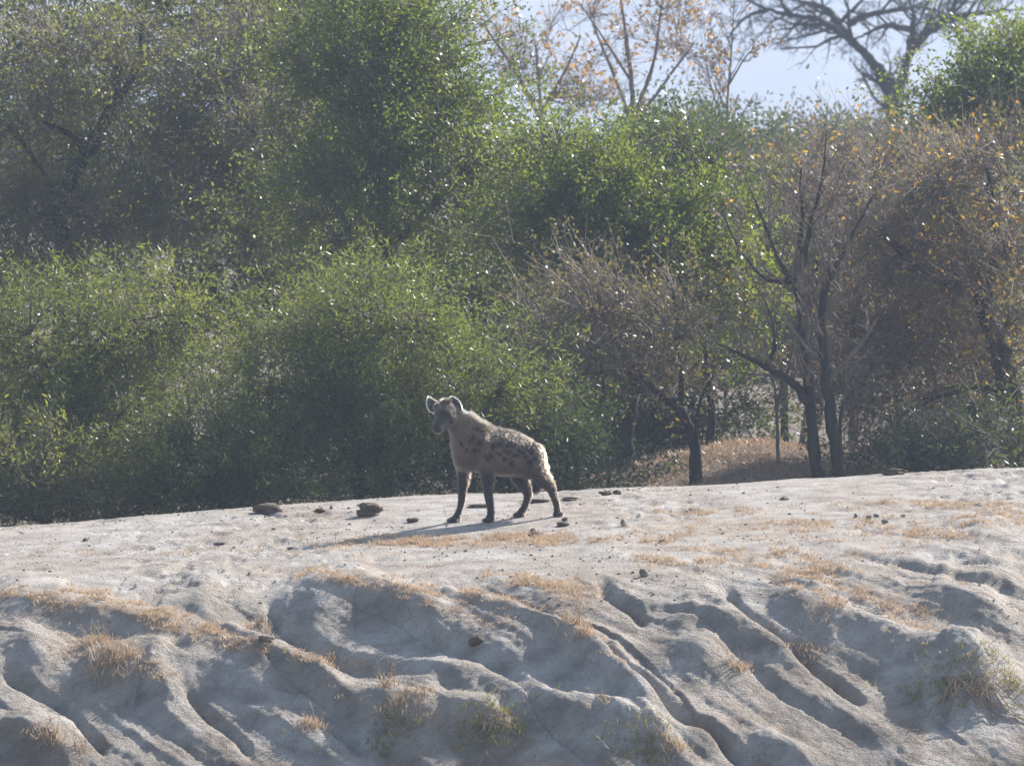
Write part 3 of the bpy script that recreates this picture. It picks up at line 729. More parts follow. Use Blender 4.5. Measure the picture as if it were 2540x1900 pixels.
bare_tree("bare_tree", "thin bare stem with a few leaves rising into the sky gap", "tree", GF, 94.0, (1800, 700),
     [(.028, [(1800,760),(1800,450),(1805,250),(1815,120),(1822,-20)]), (.016, [(1803,330),(1760,200),(1745,60)]), (.014, [(1808,210),(1860,130),(1930,90)])], 33, 3, (8, 5, 4), (.42, .5, .5), .0045, 'twig', 'twig', (140, (.07,.04), 'orange', (.2, 1)))
bare_tree("flat_topped_tree", "big bare flat topped tree with forked limbs at the upper right", "tree", GF, 140.0, (2215, 700),
     [(0.173, [(2225,740),(2225,420),(2215,260),(2200,190)], 0, 1, .75), (0.103, [(2205,210),(2165,155),(2115,105),(2075,75),(2020,45),(1950,38),(1880,15),(1840,-10)], 0), (0.099, [(2095,88),(2075,55),(2045,20),(1990,5),(1930,-25)], 1.0),
      (0.099, [(2222,240),(2252,150),(2262,90),(2266,40),(2256,-10)], -.5), (0.073, [(2254,140),(2300,85),(2350,45),(2390,10),(2420,-20)], .5), (0.073, [(2345,48),(2420,35),(2540,22)], .5), (0.073, [(2105,60),(2150,40),(2230,25),(2290,20),(2350,38)], 1), (0.066, [(2262,75),(2200,65),(2150,85),(2110,100)], 0), (0.073, [(2400,120),(2375,80),(2355,40),(2350,-10)], 1), (0.053, [(1960,38),(1940,10),(1935,-20)],0), (0.047, [(1900,25),(1850,45),(1800,100)],0), (0.047, [(2080,60),(2130,10),(2160,-20)],0)],
     34, 3, (6, 6, 5), (.75, .6, .55), .006, 'bark', 'bark', None, .5, .05, .3, .3)

# ------------------------------------------------------------------ grass, weeds, roots
rng = np.random.default_rng(200)
CA = np.gradient(gx)[None, :] * np.gradient(gy)[:, None]
def scatter(weight, n):
    w = (weight * CA).ravel(); w = w / w.sum()
    k = rng.choice(w.size, n, p=w)
    iy, ix = np.unravel_index(k, GX.shape)
    x = GX[iy, ix] + rng.uniform(-.5, .5, n) * CA[iy, ix] ** .5; y = GY[iy, ix] + rng.uniform(-.5, .5, n) * .012
    z = GZ[iy, ix]
    return np.stack([x, y, z], -1)
def blades(name, P, per, L, Wd, mat, lean=.55, spread=.02, tint=(0, 1), parent=None, origin=None):
    n = len(P); k = np.repeat(np.arange(n), per); N = n * per
    pos = P[k] + np.c_[rng.normal(0, spread, (N, 2)), np.full(N, -.004)]
    d = np.c_[rng.normal(0, lean, (N, 2)), np.ones(N)]
    sz = rng.uniform(.5, 1.25, n)[k]
    t = np.clip(tint[0] + (tint[1] - tint[0]) * (.5 * rng.random(n)[k] + .5 * rng.random(N)), 0, 1)
    return leaves(name, pos, d, L * sz * rng.uniform(.6, 1.3, N), np.full(N, Wd) * rng.uniform(.7, 1.3, N), t, M[mat], parent, origin, rng, .1)
gw = np.where(inb, patch_w(gpx, gpy), 0)
clump = sstep((fbm(GX * 6, GY * 4.5, 3, 121) + .05) / .25)
tag(blades("dry_grass", scatter(np.clip(gw, 0, 1) ** 1.3 * (clump + .06), 2900), 16, .040, .0046, 'straw', .8, .020),
    "short orange dry grass in patches over the sandy terrace", kind="stuff")
mound = np.exp(-((GX - 2.3) / 1.0) ** 2 - ((GY - HY - 9.5) / 2.6) ** 2) * (.15 + sstep((fbm(GX * 1.5, GY * 1.2, 3, 141) + .1) / .3)) * (GY > HY + 4.5)
mound = mound + .05 * ((np.abs(GX) < 5.5) & (GY > HY + 7) & (GY < HY + 12))
tag(blades("dry_grass", scatter(mound, 3000), 7, .075, .010, 'straw', 1.0, .07, (0, .45)),  # lighter straw instead of brown: sunlight on the rise put into the blade colour
    "rusty leaf litter and dry grass on the rise between the trunks", kind="stuff")

def weed(label, px, py, n, L, mat='straw', r=.05, stems=6, lean=.5, name="grass_tuft", tint=(.1, 1), group="dry tufts on the bank"):
    c = hit(px, py)
    root = tag(empty(name, c), label, "grass tuft" if name == "grass_tuft" else "grass", group)
    P = np.c_[c[0] + rng.normal(0, r, n), c[1] + rng.normal(0, r * .7, n), np.zeros(n)]
    P[:, 2] = ground_z(P[:, 0], P[:, 1])
    blades("blades", P, 4, L, .005, mat, lean, .012, tint, root, c)["kind"] = "stuff"
    if stems:
        T = Tubes()
        for _ in range(stems):
            s = P[rng.integers(n)] + np.array([0, 0, -.01]); e = unit(np.array([rng.normal(0, .4), rng.normal(0, .3), 1.0])); l = L * rng.uniform(1.4, 2.8)
            q = s + e * l * .5; tip = s + e * l + np.array([rng.normal(0, .02), 0, -.01])
            T.add([s, q, tip], [.0028, .0022, .0014], 3)
            for _k in range(3):
                a = q + (tip - q) * rng.random(); T.add([a, a + unit(rng.normal(size=3) + np.array([0, 0, .8])) * l * .22], [.0015, .001], 3)
        T.build("stems", M['twigdry'], root, c)["kind"] = "stuff"
    return root
M['twigdry'] = bark_mat("dry_stem", (.24, .16, .10), (.42, .30, .20), scale=9)
weed("dry branching weeds and straw above the hollow face at the lower left", 290, 1640, 130, .085, r=.10, stems=12)
weed("withered bush of dry stems on the upper left slope of the bank", 235, 1595, 50, .07, r=.07, stems=14)
weed("straw tuft on the lip at the bottom left corner", 125, 1830, 45, .08, r=.05, stems=9)
weed("few dry stalks at the bottom left, right of the corner tuft", 198, 1862, 14, .06, r=.03, stems=7)
weed("pale straw hanging over a clod at the lower left of centre", 770, 1800, 70, .07, r=.06, stems=5)
weed("dry twiggy weed in the gully head left of centre", 655, 1553, 40, .05, r=.07, stems=10)
weed("tall thin dry weed above the grassy ledge at bottom centre", 960, 1700, 26, .08, r=.04, stems=9)
weed("reddish dry weed patch on the grassy ledge at bottom centre", 1010, 1730, 90, .06, r=.10, stems=10)
weed("upright dry stalks right of centre on the gully edge", 1420, 1545, 45, .075, r=.05, stems=11)
weed("orange tuft just below the upright dry stalks", 1450, 1572, 70, .055, r=.055, stems=3)
weed("straw fringe at the right end of the grassy crest, bottom centre", 1655, 1868, 70, .07, r=.07, stems=6)
weed("dry weeds in the dark hollow on the right", 2060, 1508, 60, .06, r=.09, stems=10)
weed("dry weed row along the lower edge of the hollow on the right", 2280, 1560, 60, .055, r=.12, stems=8)
weed("straw tuft hanging over a ledge right of centre", 1835, 1660, 60, .06, r=.05, stems=4)
weed("brown matted tuft on the broken ridge in the middle right", 1990, 1630, 60, .05, r=.07, stems=5)
weed("single dry stalk near the bottom right of centre", 1500, 1752, 8, .06, r=.02, stems=4)
GG = "grass on the ledges at the foot of the bank"
weed("green and tan grass on the ledge at bottom centre", 1225, 1795, 170, .065, 'greengrass', .16, 8, .6, "ledge_grass", (0, 1), GG)
weed("green grass drooping left over the ledge at bottom centre", 980, 1815, 90, .065, 'greengrass', .12, 4, .7, "ledge_grass", (0, .8), GG)
weed("dull green grass on the end of the crest at bottom right of centre", 1600, 1852, 110, .07, 'greengrass', .12, 4, .6, "ledge_grass", (.2, 1), GG)
weed("olive grass above the hanging roots at the right", 2350, 1690, 120, .062, 'greengrass', .16, 6, .6, "ledge_grass", (.2, 1), GG)
weed("green grass at the right edge beside the hanging roots", 2500, 1690, 90, .062, 'greengrass', .12, 4, .6, "ledge_grass", (.1, .9), GG)
# exposed roots hanging from the undercut at the right
def roots(label, px, py, n, L, dirs, seed):
    r_ = np.random.default_rng(seed); c = hit(px, py); T = Tubes()
    for i in range(n):
        s = c + np.array([r_.normal(0, .10), r_.normal(0, .04), r_.uniform(-.02, .04)])
        e = np.array([r_.uniform(*dirs), -.35, -r_.uniform(.5, 1.0)]); l = L * r_.uniform(.5, 1.2)
        pts = [s]
        for k in range(1, 6):
            q = s + e * l * k / 5 + np.array([0, 0, -.12 * l * (k / 5) ** 2]) + r_.normal(0, .012, 3)
            q[2] = max(q[2], gz(q[0], q[1]) + .012); pts.append(q)
        T.add(smooth_line(pts, 12), np.linspace(.006, .0018, len(smooth_line(pts, 12))), 4)
    o = T.build("exposed_roots", M['twigdry'], None, c)
    tag(o, label, "roots", "roots hanging from the bank")
roots("spray of pale roots and straw hanging from the undercut at the right", 2400, 1690, 34, .55, (-.5, .9), 5)
roots("thin roots hanging below the grassy ledge at bottom centre", 1210, 1800, 16, .30, (-.5, .8), 6)

# ------------------------------------------------------------------ droppings, stones, clods
def lump_mat(name, c1, c2, sc=40):
    m, nt = new_mat(name); L = nt.links.new
    geo = nd(nt, "ShaderNodeTexCoord")
    n = nd(nt, "ShaderNodeTexNoise"); n.inputs["Scale"].default_value = sc; n.inputs["Detail"].default_value = 6; n.inputs["Roughness"].default_value = .7
    L(geo.outputs["Object"], n.inputs["Vector"])
    r = ramp(nt, [(.35, c1), (.65, c2)]); L(n.outputs[0], r.inputs["Fac"])
    pb = nd(nt, "ShaderNodeBsdfPrincipled"); pb.inputs["Roughness"].default_value = .9; L(r.outputs[0], pb.inputs["Base Color"])
    b = nd(nt, "ShaderNodeBump"); b.inputs["Strength"].default_value = 1; b.inputs["Distance"].default_value = .03
    L(n.outputs[0], b.inputs["Height"]); L(b.outputs[0], pb.inputs["Normal"])
    o = nd(nt, "ShaderNodeOutputMaterial"); L(pb.outputs[0], o.inputs["Surface"]); return m
M['dung'] = lump_mat("dry_dung", (.085, .062, .045), (.20, .15, .105), 55)
M['stone'] = lump_mat("grey_stone", (.15, .135, .12), (.30, .27, .24), 25)
M['clod'] = lump_mat("earth_clod", (.20, .15, .11), (.34, .27, .21), 30)
M['white'] = lump_mat("bleached_bone", (.55, .54, .50), (.78, .77, .74), 30)
def lump(rx, ry, rz, seed, facet=0.0, sub=3):
    bm = bmesh.new(); bmesh.ops.create_icosphere(bm, subdivisions=sub, radius=1)
    V = np.array([v.co for v in bm.verts]); r_ = np.random.default_rng(seed)
    o = r_.uniform(0, 50, 3)
    n1 = fbm(V[:, 0] * 1.3 + o[0], V[:, 1] * 1.3 + V[:, 2] * 1.7 + o[1], 3, seed % 7)
    n2 = fbm(V[:, 0] * 5 + V[:, 2] * 3 + o[1], V[:, 1] * 5 + V[:, 2] * 4 + o[2], 2, seed % 5)
    s = 1 + .60 * n1 + .42 * n2
    if facet:
        for _ in range(9):
            a = unit(r_.normal(size=3)); d = (V * s[:, None]) @ a; c = r_.uniform(.55, .85)
            s = np.where(d > c, s * c / np.maximum(d, 1e-6), s)
    V = V * s[:, None] * np.array([rx, ry, rz])
    Fc = np.array([[v.index for v in f.verts] for f in bm.faces]); bm.free()
    return V, Fc
def place_lump(name, label, cat, group, px, py, wpx, hpx, mat, seed, facet=0, rot=0, parts=1):
    c = hit(px, py); k = pxm(c[1])
    root_c = c.copy()
    def one(dx, dy_, dz, fx, fz, sd, nm, parent, lo):
        V, Fc = lump(wpx / 2 / k * fx, wpx / 2 / k * fx * .75, hpx / k * .62 * fz, sd, facet)
        a = rot; V = np.stack([V[:, 0] * math.cos(a) - V[:, 2] * math.sin(a), V[:, 1], V[:, 0] * math.sin(a) + V[:, 2] * math.cos(a)], -1)
        V = V + root_c + np.array([dx, dy_, hpx / k * .36 * fz + dz])
        return raw_mesh(nm, V, *quads(Fc), M[mat], parent, root_c, smooth=not facet)
    if parts == 1:
        return tag(one(0, 0, 0, 1, 1, seed, name, None, 0), label, cat, group)
    root = tag(empty(name, c), label, cat, group); w = wpx / k; h = hpx / k
    for j, (dx, dz, fx, fz) in enumerate([(-.06, 0, .85, .55), (.02, .45, .78, .55), (.33, .30, .5, .4)][:parts]):
        one(dx * w, .02 * j, dz * h, fx, fz, seed + j, "bolus", root, 0)
    return root
GD = "droppings on the terrace"
place_lump("dung_lump", "large brown dung lump on the left skyline of the terrace", "dung", GD, 668, 1272, 70, 22, 'dung', 1)
place_lump("dung_heap", "stacked dung heap left of the hyena", "dung", GD, 912, 1278, 64, 30, 'dung', 4, parts=3)
place_lump("dung_lump", "small dung lump between the large lump and the stacked heap", "dung", GD, 791, 1271, 27, 10, 'dung', 9)
place_lump("dung_lump", "dung lump on the sand just left of the hyena's front paws", "dung", GD, 1024, 1296, 28, 12, 'dung', 12)
place_lump("dung_lump", "flat dung lump below the hyena's hind paws", "dung", GD, 1396, 1306, 31, 11, 'dung', 13)
place_lump("dung_lump", "small dark dung lump right under the hyena's hindmost paw", "dung", GD, 1401, 1292, 14, 9, 'dung', 14)
place_lump("dung_lump", "flat crumbled dung lump lying below the gap between hyena and round stone", "dung", GD, 1326, 1330, 36, 10, 'dung', 15, parts=3)
place_lump("dung_lump", "dung crumb above the flat crumbled lump", "dung", GD, 1322, 1319, 18, 9, 'dung', 16)
place_lump("dung_lump", "left one of the pair of dung lumps right of the hyena", "dung", GD, 1502, 1227, 30, 10, 'dung', 17)
place_lump("dung_lump", "right one of the pair of dung lumps right of the hyena", "dung", GD, 1530, 1226, 19, 10, 'dung', 18)
place_lump("dung_lump", "broad low dung heap on the right skyline of the terrace", "dung", GD, 2215, 1176, 62, 14, 'dung', 19, parts=3)
place_lump("dung_lump", "reddish clod at the end of the grassy rill, lower left", "dung", GD, 662, 1590, 40, 14, 'clod', 20)
place_lump("dung_lump", "dark lump with a tail lying in the shaded hollow of the bank", "dung", GD, 1182, 1602, 32, 18, 'dung', 21)
place_lump("dung_lump", "long flat dung piece behind the hyena's front legs", "dung", GD, 1190, 1258, 60, 8, 'dung', 22, parts=3)
place_lump("dung_lump", "low crumbled dung behind the hyena's hind legs", "dung", GD, 1330, 1246, 60, 9, 'dung', 23, parts=3)
place_lump("dung_lump", "dung crumb behind the hyena's rear heel", "dung", GD, 1412, 1241, 42, 8, 'dung', 24, parts=3)
GS = "stones on the terrace"
place_lump("stone", "round grey stone casting a shadow right of the hyena", "stone", GS, 1546, 1305, 21, 15, 'stone', 31, 1)
place_lump("stone", "small grey stone beside the small dung lump on the left", "stone", GS, 822, 1262, 13, 8, 'stone', 32, 1)
place_lump("stone", "tiny stone left of the stacked dung heap", "stone", GS, 865, 1263, 8, 6, 'stone', 33, 1)
place_lump("stone", "dark two humped stone at the edge of the gully, right of centre", "stone", GS, 1596, 1430, 28, 20, 'stone', 34, 1)
for i, (px, py, w, h, lab) in enumerate([(2122, 1284, 12, 13, "leftmost upright stone of the stone row on the right"), (2156, 1288, 18, 11, "dark flat stone second in the stone row on the right"),
      (2175, 1282, 17, 8, "third stone of the row on the right, slightly higher"), (2195, 1298, 17, 11, "lowest stone of the row on the right"), (2240, 1284, 14, 9, "last stone of the row on the right"),
      (1945, 1240, 34, 10, "flat dark stone on the bare sand right of centre"), (213, 1342, 20, 7, "flat stone on the sand in the left part of the terrace"), (548, 1351, 34, 8, "long flat stone on the left part of the terrace"),
      (722, 1362, 20, 8, "dark flat stone left of the hyena's shadow"), (618, 1426, 8, 6, "small stone above the gully head on the left"), (1640, 1346, 24, 10, "stone half sunk in sand below the round grey stone"),
      (1485, 1340, 16, 9, "stone in the pebbly strip right of the hyena's shadow"), (2018, 1292, 10, 7, "little stone left of the stone row")]):
    place_lump("stone", lab, "stone", GS, px, py, w, h, 'stone', 40 + i, 1)
place_lump("bone_fragment", "white fragment above the gully head on the left", "bone", "white fragments", 684, 1444, 11, 8, 'white', 61, 1)
place_lump("bone_fragment", "white fragment in the litter at the far left", "bone", "white fragments", 336, 1457, 13, 9, 'white', 62, 1)
# a small white feather stuck in the sand
c = hit(1577, 1288); T = Tubes()
root = tag(empty("feather", c), "small white feather standing in the sand right of the round stone", "feather")
T.add([c + (0, 0, -.005), c + (.012, 0, .02), c + (.03, 0, .042)], [.0016, .0013, .0006], 4); T.build("quill", M['white'], root, c)
V = []; n = 10
for i in range(n):
    t = i / (n - 1); p = c + np.array([.006 + .026 * t, 0, .008 + .036 * t]); w = .011 * math.sin(math.pi * (0.15 + .85 * t)) + .001
    V += [p + np.array([-w, .002, w * .6]), p + np.array([0, -.001, 0]), p + np.array([w, .002, -w * .6])]
Fq = [(i * 3 + j, i * 3 + j + 1, i * 3 + j + 4, i * 3 + j + 3) for i in range(n - 1) for j in range(2)]
raw_mesh("vane", np.array(V), *quads(Fq), M['white'], root, c)
# countless crumbs
n = 1900
P = scatter(np.where(inb & (gpy > 1200) & (gpy < 1560), .25 + 1.2 * sstep((fbm(GX * .9 + 7, GY * 1.1, 2, 131) + .05) / .3), 0), n)
sz = .004 + .011 * rng.random(n) ** 3
oc = np.array([(1, 0, 0), (0, 1, 0), (-1, 0, 0), (0, -1, 0), (0, 0, .8), (0, 0, -.4)])
V = (P[:, None, :] + oc[None] * sz[:, None, None] * rng.uniform(.6, 1.5, (n, 6, 1)) + np.array([0, 0, .002])).reshape(-1, 3)
of = np.array([(0, 1, 4), (1, 2, 4), (2, 3, 4), (3, 0, 4), (1, 0, 5), (2, 1, 5), (3, 2, 5), (0, 3, 5)])
Fo = (of[None] + (np.arange(n) * 6)[:, None, None]).reshape(-1, 3)
tag(raw_mesh("gravel", V, *quads(Fo), M['stone'], smooth=False), "scattered earth crumbs and gravel on the terrace", kind="stuff")

# ------------------------------------------------------------------ spotted hyena
# nodes are read from an enlargement of the photograph (4.138 px per photograph px); 1378 of them are one metre
TH = math.radians(20); SH, CH = math.sin(TH), math.cos(TH)
ref = W(980 + 1120 / 4.138, 940 + 1440 / 4.138, HY)
hyo = np.array([ref[0], HY, gz(ref[0], HY)])
def hp(zx, zy, l=0.0, dy=0.0):
    """enlargement pixel + offset l towards the animal's left (near) side -> local point"""
    X = (zx - 1120) / 1378.; Zs = (1440 - zy) / 1378.
    a = (l * SH - X) / CH
    Y = -a * SH - l * CH + dy
    return np.array([X, Y, Zs - Y * .0495 + (ref[2] - hyo[2])])
FW = np.array([-CH, -SH, 0]); LF = np.array([SH, -CH, 0])         # forward and left of the animal
parts = []      # (verts, faces)
def loft(C, A, B, n=18):
    """closed skin over rings: centres C, half axes A and B (vectors)"""
    C, A, B = map(lambda q: np.asarray(q, float), (C, A, B))
    an = np.arange(n) * 2 * np.pi / n
    V = C[:, None] + np.cos(an)[None, :, None] * A[:, None] + np.sin(an)[None, :, None] * B[:, None]
    m = len(C); V = V.reshape(-1, 3)
    i = np.arange(m * n).reshape(m, n); j = np.roll(i, -1, 1)
    f = [tuple(q) for q in np.stack([i[:-1], j[:-1], j[1:], i[1:]], -1).reshape(-1, 4)]
    f += [tuple(i[0][::-1]), tuple(i[-1])]
    parts.append((V, f))
def resample(P, n):
    P = np.asarray(P, float); out = np.stack([np.interp(np.linspace(0, len(P) - 1, n), np.arange(len(P)), P[:, k]) for k in range(P.shape[1])], -1)
    for _ in range(2): out[1:-1] = .25 * out[:-2] + .5 * out[1:-1] + .25 * out[2:]
    return out
def limb(P, n=26, lat=1.0):
    """rows: point(3), radius -> round tapering limb with rounded ends"""
    Q = resample(P, n); p, r = Q[:, :3], Q[:, 3]
    T = unit(np.gradient(p, axis=0))
    ends = [(p[0] - T[0] * r[0] * k, r[0] * math.sqrt(1 - k * k)) for k in (.97, .8, .45)]
    ende = [(p[-1] + T[-1] * r[-1] * k, r[-1] * math.sqrt(1 - k * k)) for k in (.45, .8, .97)]
    p = np.vstack([[e[0] for e in ends], p, [e[0] for e in ende]]); r = np.concatenate([[e[1] for e in ends], r, [e[1] for e in ende]])
    T = np.vstack([[T[0]] * 3, T, [T[-1]] * 3])
    A = np.cross(T, np.broadcast_to(LF, T.shape)); A = unit(A); B = np.cross(T, A)
    loft(p, A * r[:, None], B * (r * lat)[:, None])
def ball(c, rx, ry=None, rz=None, ax=None):
    """ellipsoid; ax = 3 row vectors (default: forward, left, up)"""
    ry = ry or rx; rz = rz or rx
    ax = np.array([FW, LF, (0, 0, 1)]) if ax is None else ax
    t = np.linspace(-1, 1, 13) * .5 * math.pi
    C = [c + ax[2] * rz * math.sin(q) for q in t]; A = [ax[0] * rx * max(.02, math.cos(q)) for q in t]; B = [ax[1] * ry * max(.02, math.cos(q)) for q in t]
    loft(C, A, B, 18)

# trunk: x, top, bottom, half width
TR = [(1500, 760, 930, .050), (1478, 715, 975, .085), (1430, 655, 1000, .115), (1370, 607, 1005, .132), (1290, 562, 975, .124), (1200, 528, 960, .128), (1100, 505, 960, .130),
      (1000, 485, 962, .130), (900, 472, 945, .124), (810, 470, 912, .126), (735, 500, 885, .108), (675, 550, 860, .086), (640, 610, 830, .060), (620, 660, 790, .035)]
TR = resample(np.array(TR, float), 34)
loft([hp(x, (t + b) / 2) for x, t, b, w in TR], [np.array([0, 0, (b - t) / 2 / 1378.]) for x, t, b, w in TR], [LF * w for x, t, b, w in TR], 28)
# neck and throat
nk = [(860, 630, .125), (775, 572, .110), (705, 510, .102), (650, 445, .094), (605, 390, .085), (565, 355, .074)]
limb([np.r_[hp(x, y, 0, -.02 * i / 5), r] for i, (x, y, r) in enumerate(nk)], 22, .82)
limb([np.r_[hp(690, 570), .085], np.r_[hp(695, 680), .090], np.r_[hp(730, 800), .095]], 14, .8)
# head, turned to the camera
hc = hp(528, 335) + np.array([0, -.03, 0])
nose = hc + np.array([-.064, -.136, -.092])
hf = unit(nose - hc); hl = unit(np.cross(hf, [0, 0, 1])) * 1.0; hu = np.cross(hl, hf)
if hu[2] < 0: hu = -hu
hax = np.array([hf, hl, hu])
ball(hc, .088, .080, .076, hax)                                  # skull
ball(hc + hf * .045 + hu * .008, .070, .074, .060, hax)                # brow
for s in (-1, 1):
    ball(hc + hf * .030 + hl * s * .048 - hu * .038, .060, .040, .050, hax)   # cheeks
limb([np.r_[hc + hf * .05 - hu * .012, .064], np.r_[hc + hf * .11 - hu * .016, .055], np.r_[hc + hf * .165 - hu * .018, .048], np.r_[hc + hf * .195 - hu * .018, .042]], 14, 1.02)
limb([np.r_[hc + hf * .04 - hu * .055, .042], np.r_[hc + hf * .11 - hu * .058, .036], np.r_[hc + hf * .165 - hu * .055, .027]], 12, 1.1)   # jaw
# ears: cupped shells traced from the photograph
def ear(outline, fwd, base_c, thick=.011, cup=.028):
    O = np.array([((x - 1120) / 1378., (1440 - y) / 1378.) for x, y in outline]); c = O.mean(0)
    y0 = base_c[1]
    Nn = 28
    tt = np.linspace(0, len(O), Nn, endpoint=False); Oc = np.vstack([O, O[:1]])
    ring = np.stack([np.interp(tt, np.arange(len(Oc)), Oc[:, k]) for k in (0, 1)], -1)
    for _ in range(1): ring = .25 * np.roll(ring, 1, 0) + .5 * ring + .25 * np.roll(ring, -1, 0)
    zoff = ref[2] - hyo[2] - y0 * .0495
    V = []; lv = [1.0, .75, .45, .0]
    for side in (0, 1):
        for s in lv:
            for q in ring:
                w = c + (q - c) * max(s, .02)
                yy = y0 + cup * (1 - s * s) + (thick if side else 0)
                V.append((w[0], yy + fwd * (w[0] - c[0]), w[1] + zoff))
    V = np.array(V); n = Nn; f = []
    def r(side, k): return np.arange(n) + (side * 4 + k) * n
    for side in (0, 1):
        for k in range(3):
            a, b = r(side, k), r(side, k + 1)
            for i in range(n):
                q = (a[i], a[(i + 1) % n], b[(i + 1) % n], b[i]); f.append(q if side == 0 else q[::-1])
        q = tuple(r(side, 3)); f.append(q if side == 0 else q[::-1])
    a, b = r(0, 0), r(1, 0)
    for i in range(n): f.append((a[i], b[i], b[(i + 1) % n], a[(i + 1) % n]))
    parts.append((V, f))
ear([(440, 345), (392, 352), (362, 340), (338, 305), (326, 262), (328, 220), (340, 190), (352, 184), (372, 196), (402, 218), (436, 236), (462, 262), (466, 310)], .25, hc + np.array([0, .012, 0]))
ear([(552, 300), (550, 262), (556, 222), (566, 192), (580, 178), (604, 186), (636, 206), (662, 234), (682, 270), (690, 306), (682, 338), (662, 352), (634, 358), (600, 345)], -.25, hc + np.array([0, .012, 0]))
for (x, y) in ((430, 300), (590, 300)):
    ball(hp(x, y) + np.array([0, hc[1] - hp(x, y)[1] + .02, 0]), .026, .026, .036)
# legs: rows x, y, radius(enlargement px), l
def leg(rows, paw, l, top_w):
    P = [np.r_[hp(x, y, ll), r * (.90 if y > 930 else .97) / 1378.] for x, y, r, ll in rows]
    (px0, px1, py0, py1) = paw
    base = hp((px0 + px1) / 2, py1, l)
    g = gz(hyo[0] + base[0], hyo[1] + base[1]) - hyo[2]
    sh = g + .002 - base[2]
    zt, zb = P[0][2], base[2]
    for q in P: q[2] += sh * np.clip((zt - q[2]) / (zt - zb), 0, 1)
    limb(P, 30, top_w)
    # paw: pad block and four toes
    w = (px1 - px0) / 1378.; h = (py1 - py0) / 1378.
    ctr = base + np.array([0, 0, sh]) + FW * 0
    cxm = np.array([ctr[0], ctr[1], ctr[2] + h * .42])
    toe = hp(px0, py1, l); toe[2] += sh
    heel = hp(px1, py1, l); heel[2] += sh
    limb([np.r_[heel + FW * .035 + (0, 0, h * .45), h * .45], np.r_[(heel + toe) / 2 + (0, 0, h * .44), h * .47], np.r_[toe - FW * .040 + (0, 0, h * .36), h * .36]], 10, 1.15)
    for k, o in enumerate((-.030, -.011, .011, .030)):
        t = toe - FW * (.022 if k in (1, 2) else .032) + LF * o + np.array([0, 0, h * .27])
        limb([np.r_[t - FW * .035 + (0, 0, h * .1), h * .26], np.r_[t, h * .27]], 6, .8)
LN, LR_ = .078, .072
leg([(880, 640, 120, .075), (900, 760, 112, .088), (925, 860, 92, .090), (938, 950, 70, .088), (945, 1050, 58, .085), (953, 1150, 53, .08), (962, 1215, 49, .078), (975, 1290, 40, .075), (985, 1350, 40, .072), (975, 1400, 42, .072)], (888, 1028, 1385, 1455), .072, .72)
leg([(740, 700, 105, -.065), (710, 820, 88, -.082), (698, 920, 68, -.086), (694, 1000, 58, -.085), (692, 1100, 52, -.082), (686, 1190, 46, -.08), (680, 1250, 41, -.078), (670, 1300, 36, -.076), (655, 1350, 35, -.075), (630, 1400, 38, -.074)], (522, 682, 1390, 1458), -.074, .75)
leg([(1400, 760, 120, .07), (1425, 860, 118, .088), (1460, 950, 88, .088), (1510, 1030, 74, .084), (1560, 1085, 66, .08), (1600, 1125, 55, .078), (1615, 1170, 48, .076), (1640, 1240, 39, .074), (1660, 1310, 36, .073), (1665, 1380, 40, .073)], (1612, 1714, 1360, 1425), .073, .75)
leg([(1290, 760, 120, -.06), (1260, 880, 112, -.08), (1255, 980, 92, -.085), (1290, 1060, 78, -.083), (1330, 1120, 68, -.08), (1360, 1165, 55, -.078), (1362, 1220, 46, -.076), (1345, 1290, 37, -.075), (1325, 1345, 36, -.074), (1290, 1390, 40, -.073)], (1203, 1345, 1368, 1440), -.073, .78)
# tail
limb([np.r_[hp(1470, 800), .030], np.r_[hp(1485, 900), .024], np.r_[hp(1470, 1010, -.01), .020], np.r_[hp(1445, 1090, -.01), .016], np.r_[hp(1438, 1135, -.01), .010]], 16)

V = np.concatenate([p[0] for p in parts]); F_ = []; o = 0
for v, f in parts:
    F_ += [tuple(int(i) + o for i in q) for q in f]; o += len(v)
me0 = bpy.data.meshes.new("tmp"); me0.from_pydata(V.tolist(), [], F_); me0.update()
bm = bmesh.new(); bm.from_mesh(me0); bmesh.ops.recalc_face_normals(bm, faces=bm.faces); bm.to_mesh(me0); bm.free()
ob0 = bpy.data.objects.new("tmp", me0); col.objects.link(ob0)
md = ob0.modifiers.new("r", 'REMESH'); md.mode = 'VOXEL'; md.voxel_size = .0068; md.adaptivity = 0
ms = ob0.modifiers.new("s", 'SMOOTH'); ms.factor = .5; ms.iterations = 4
dg = bpy.context.evaluated_depsgraph_get()
body_me = bpy.data.meshes.new_from_object(ob0.evaluated_get(dg))
bpy.data.objects.remove(ob0); bpy.data.meshes.remove(me0)
nv = len(body_me.vertices)
BV = np.empty(nv * 3, np.float32); body_me.vertices.foreach_get("co", BV); BV = BV.reshape(-1, 3).astype(float)
BN = np.empty(nv * 3, np.float32); body_me.vertices.foreach_get("normal", BN); BN = BN.reshape(-1, 3).astype(float)
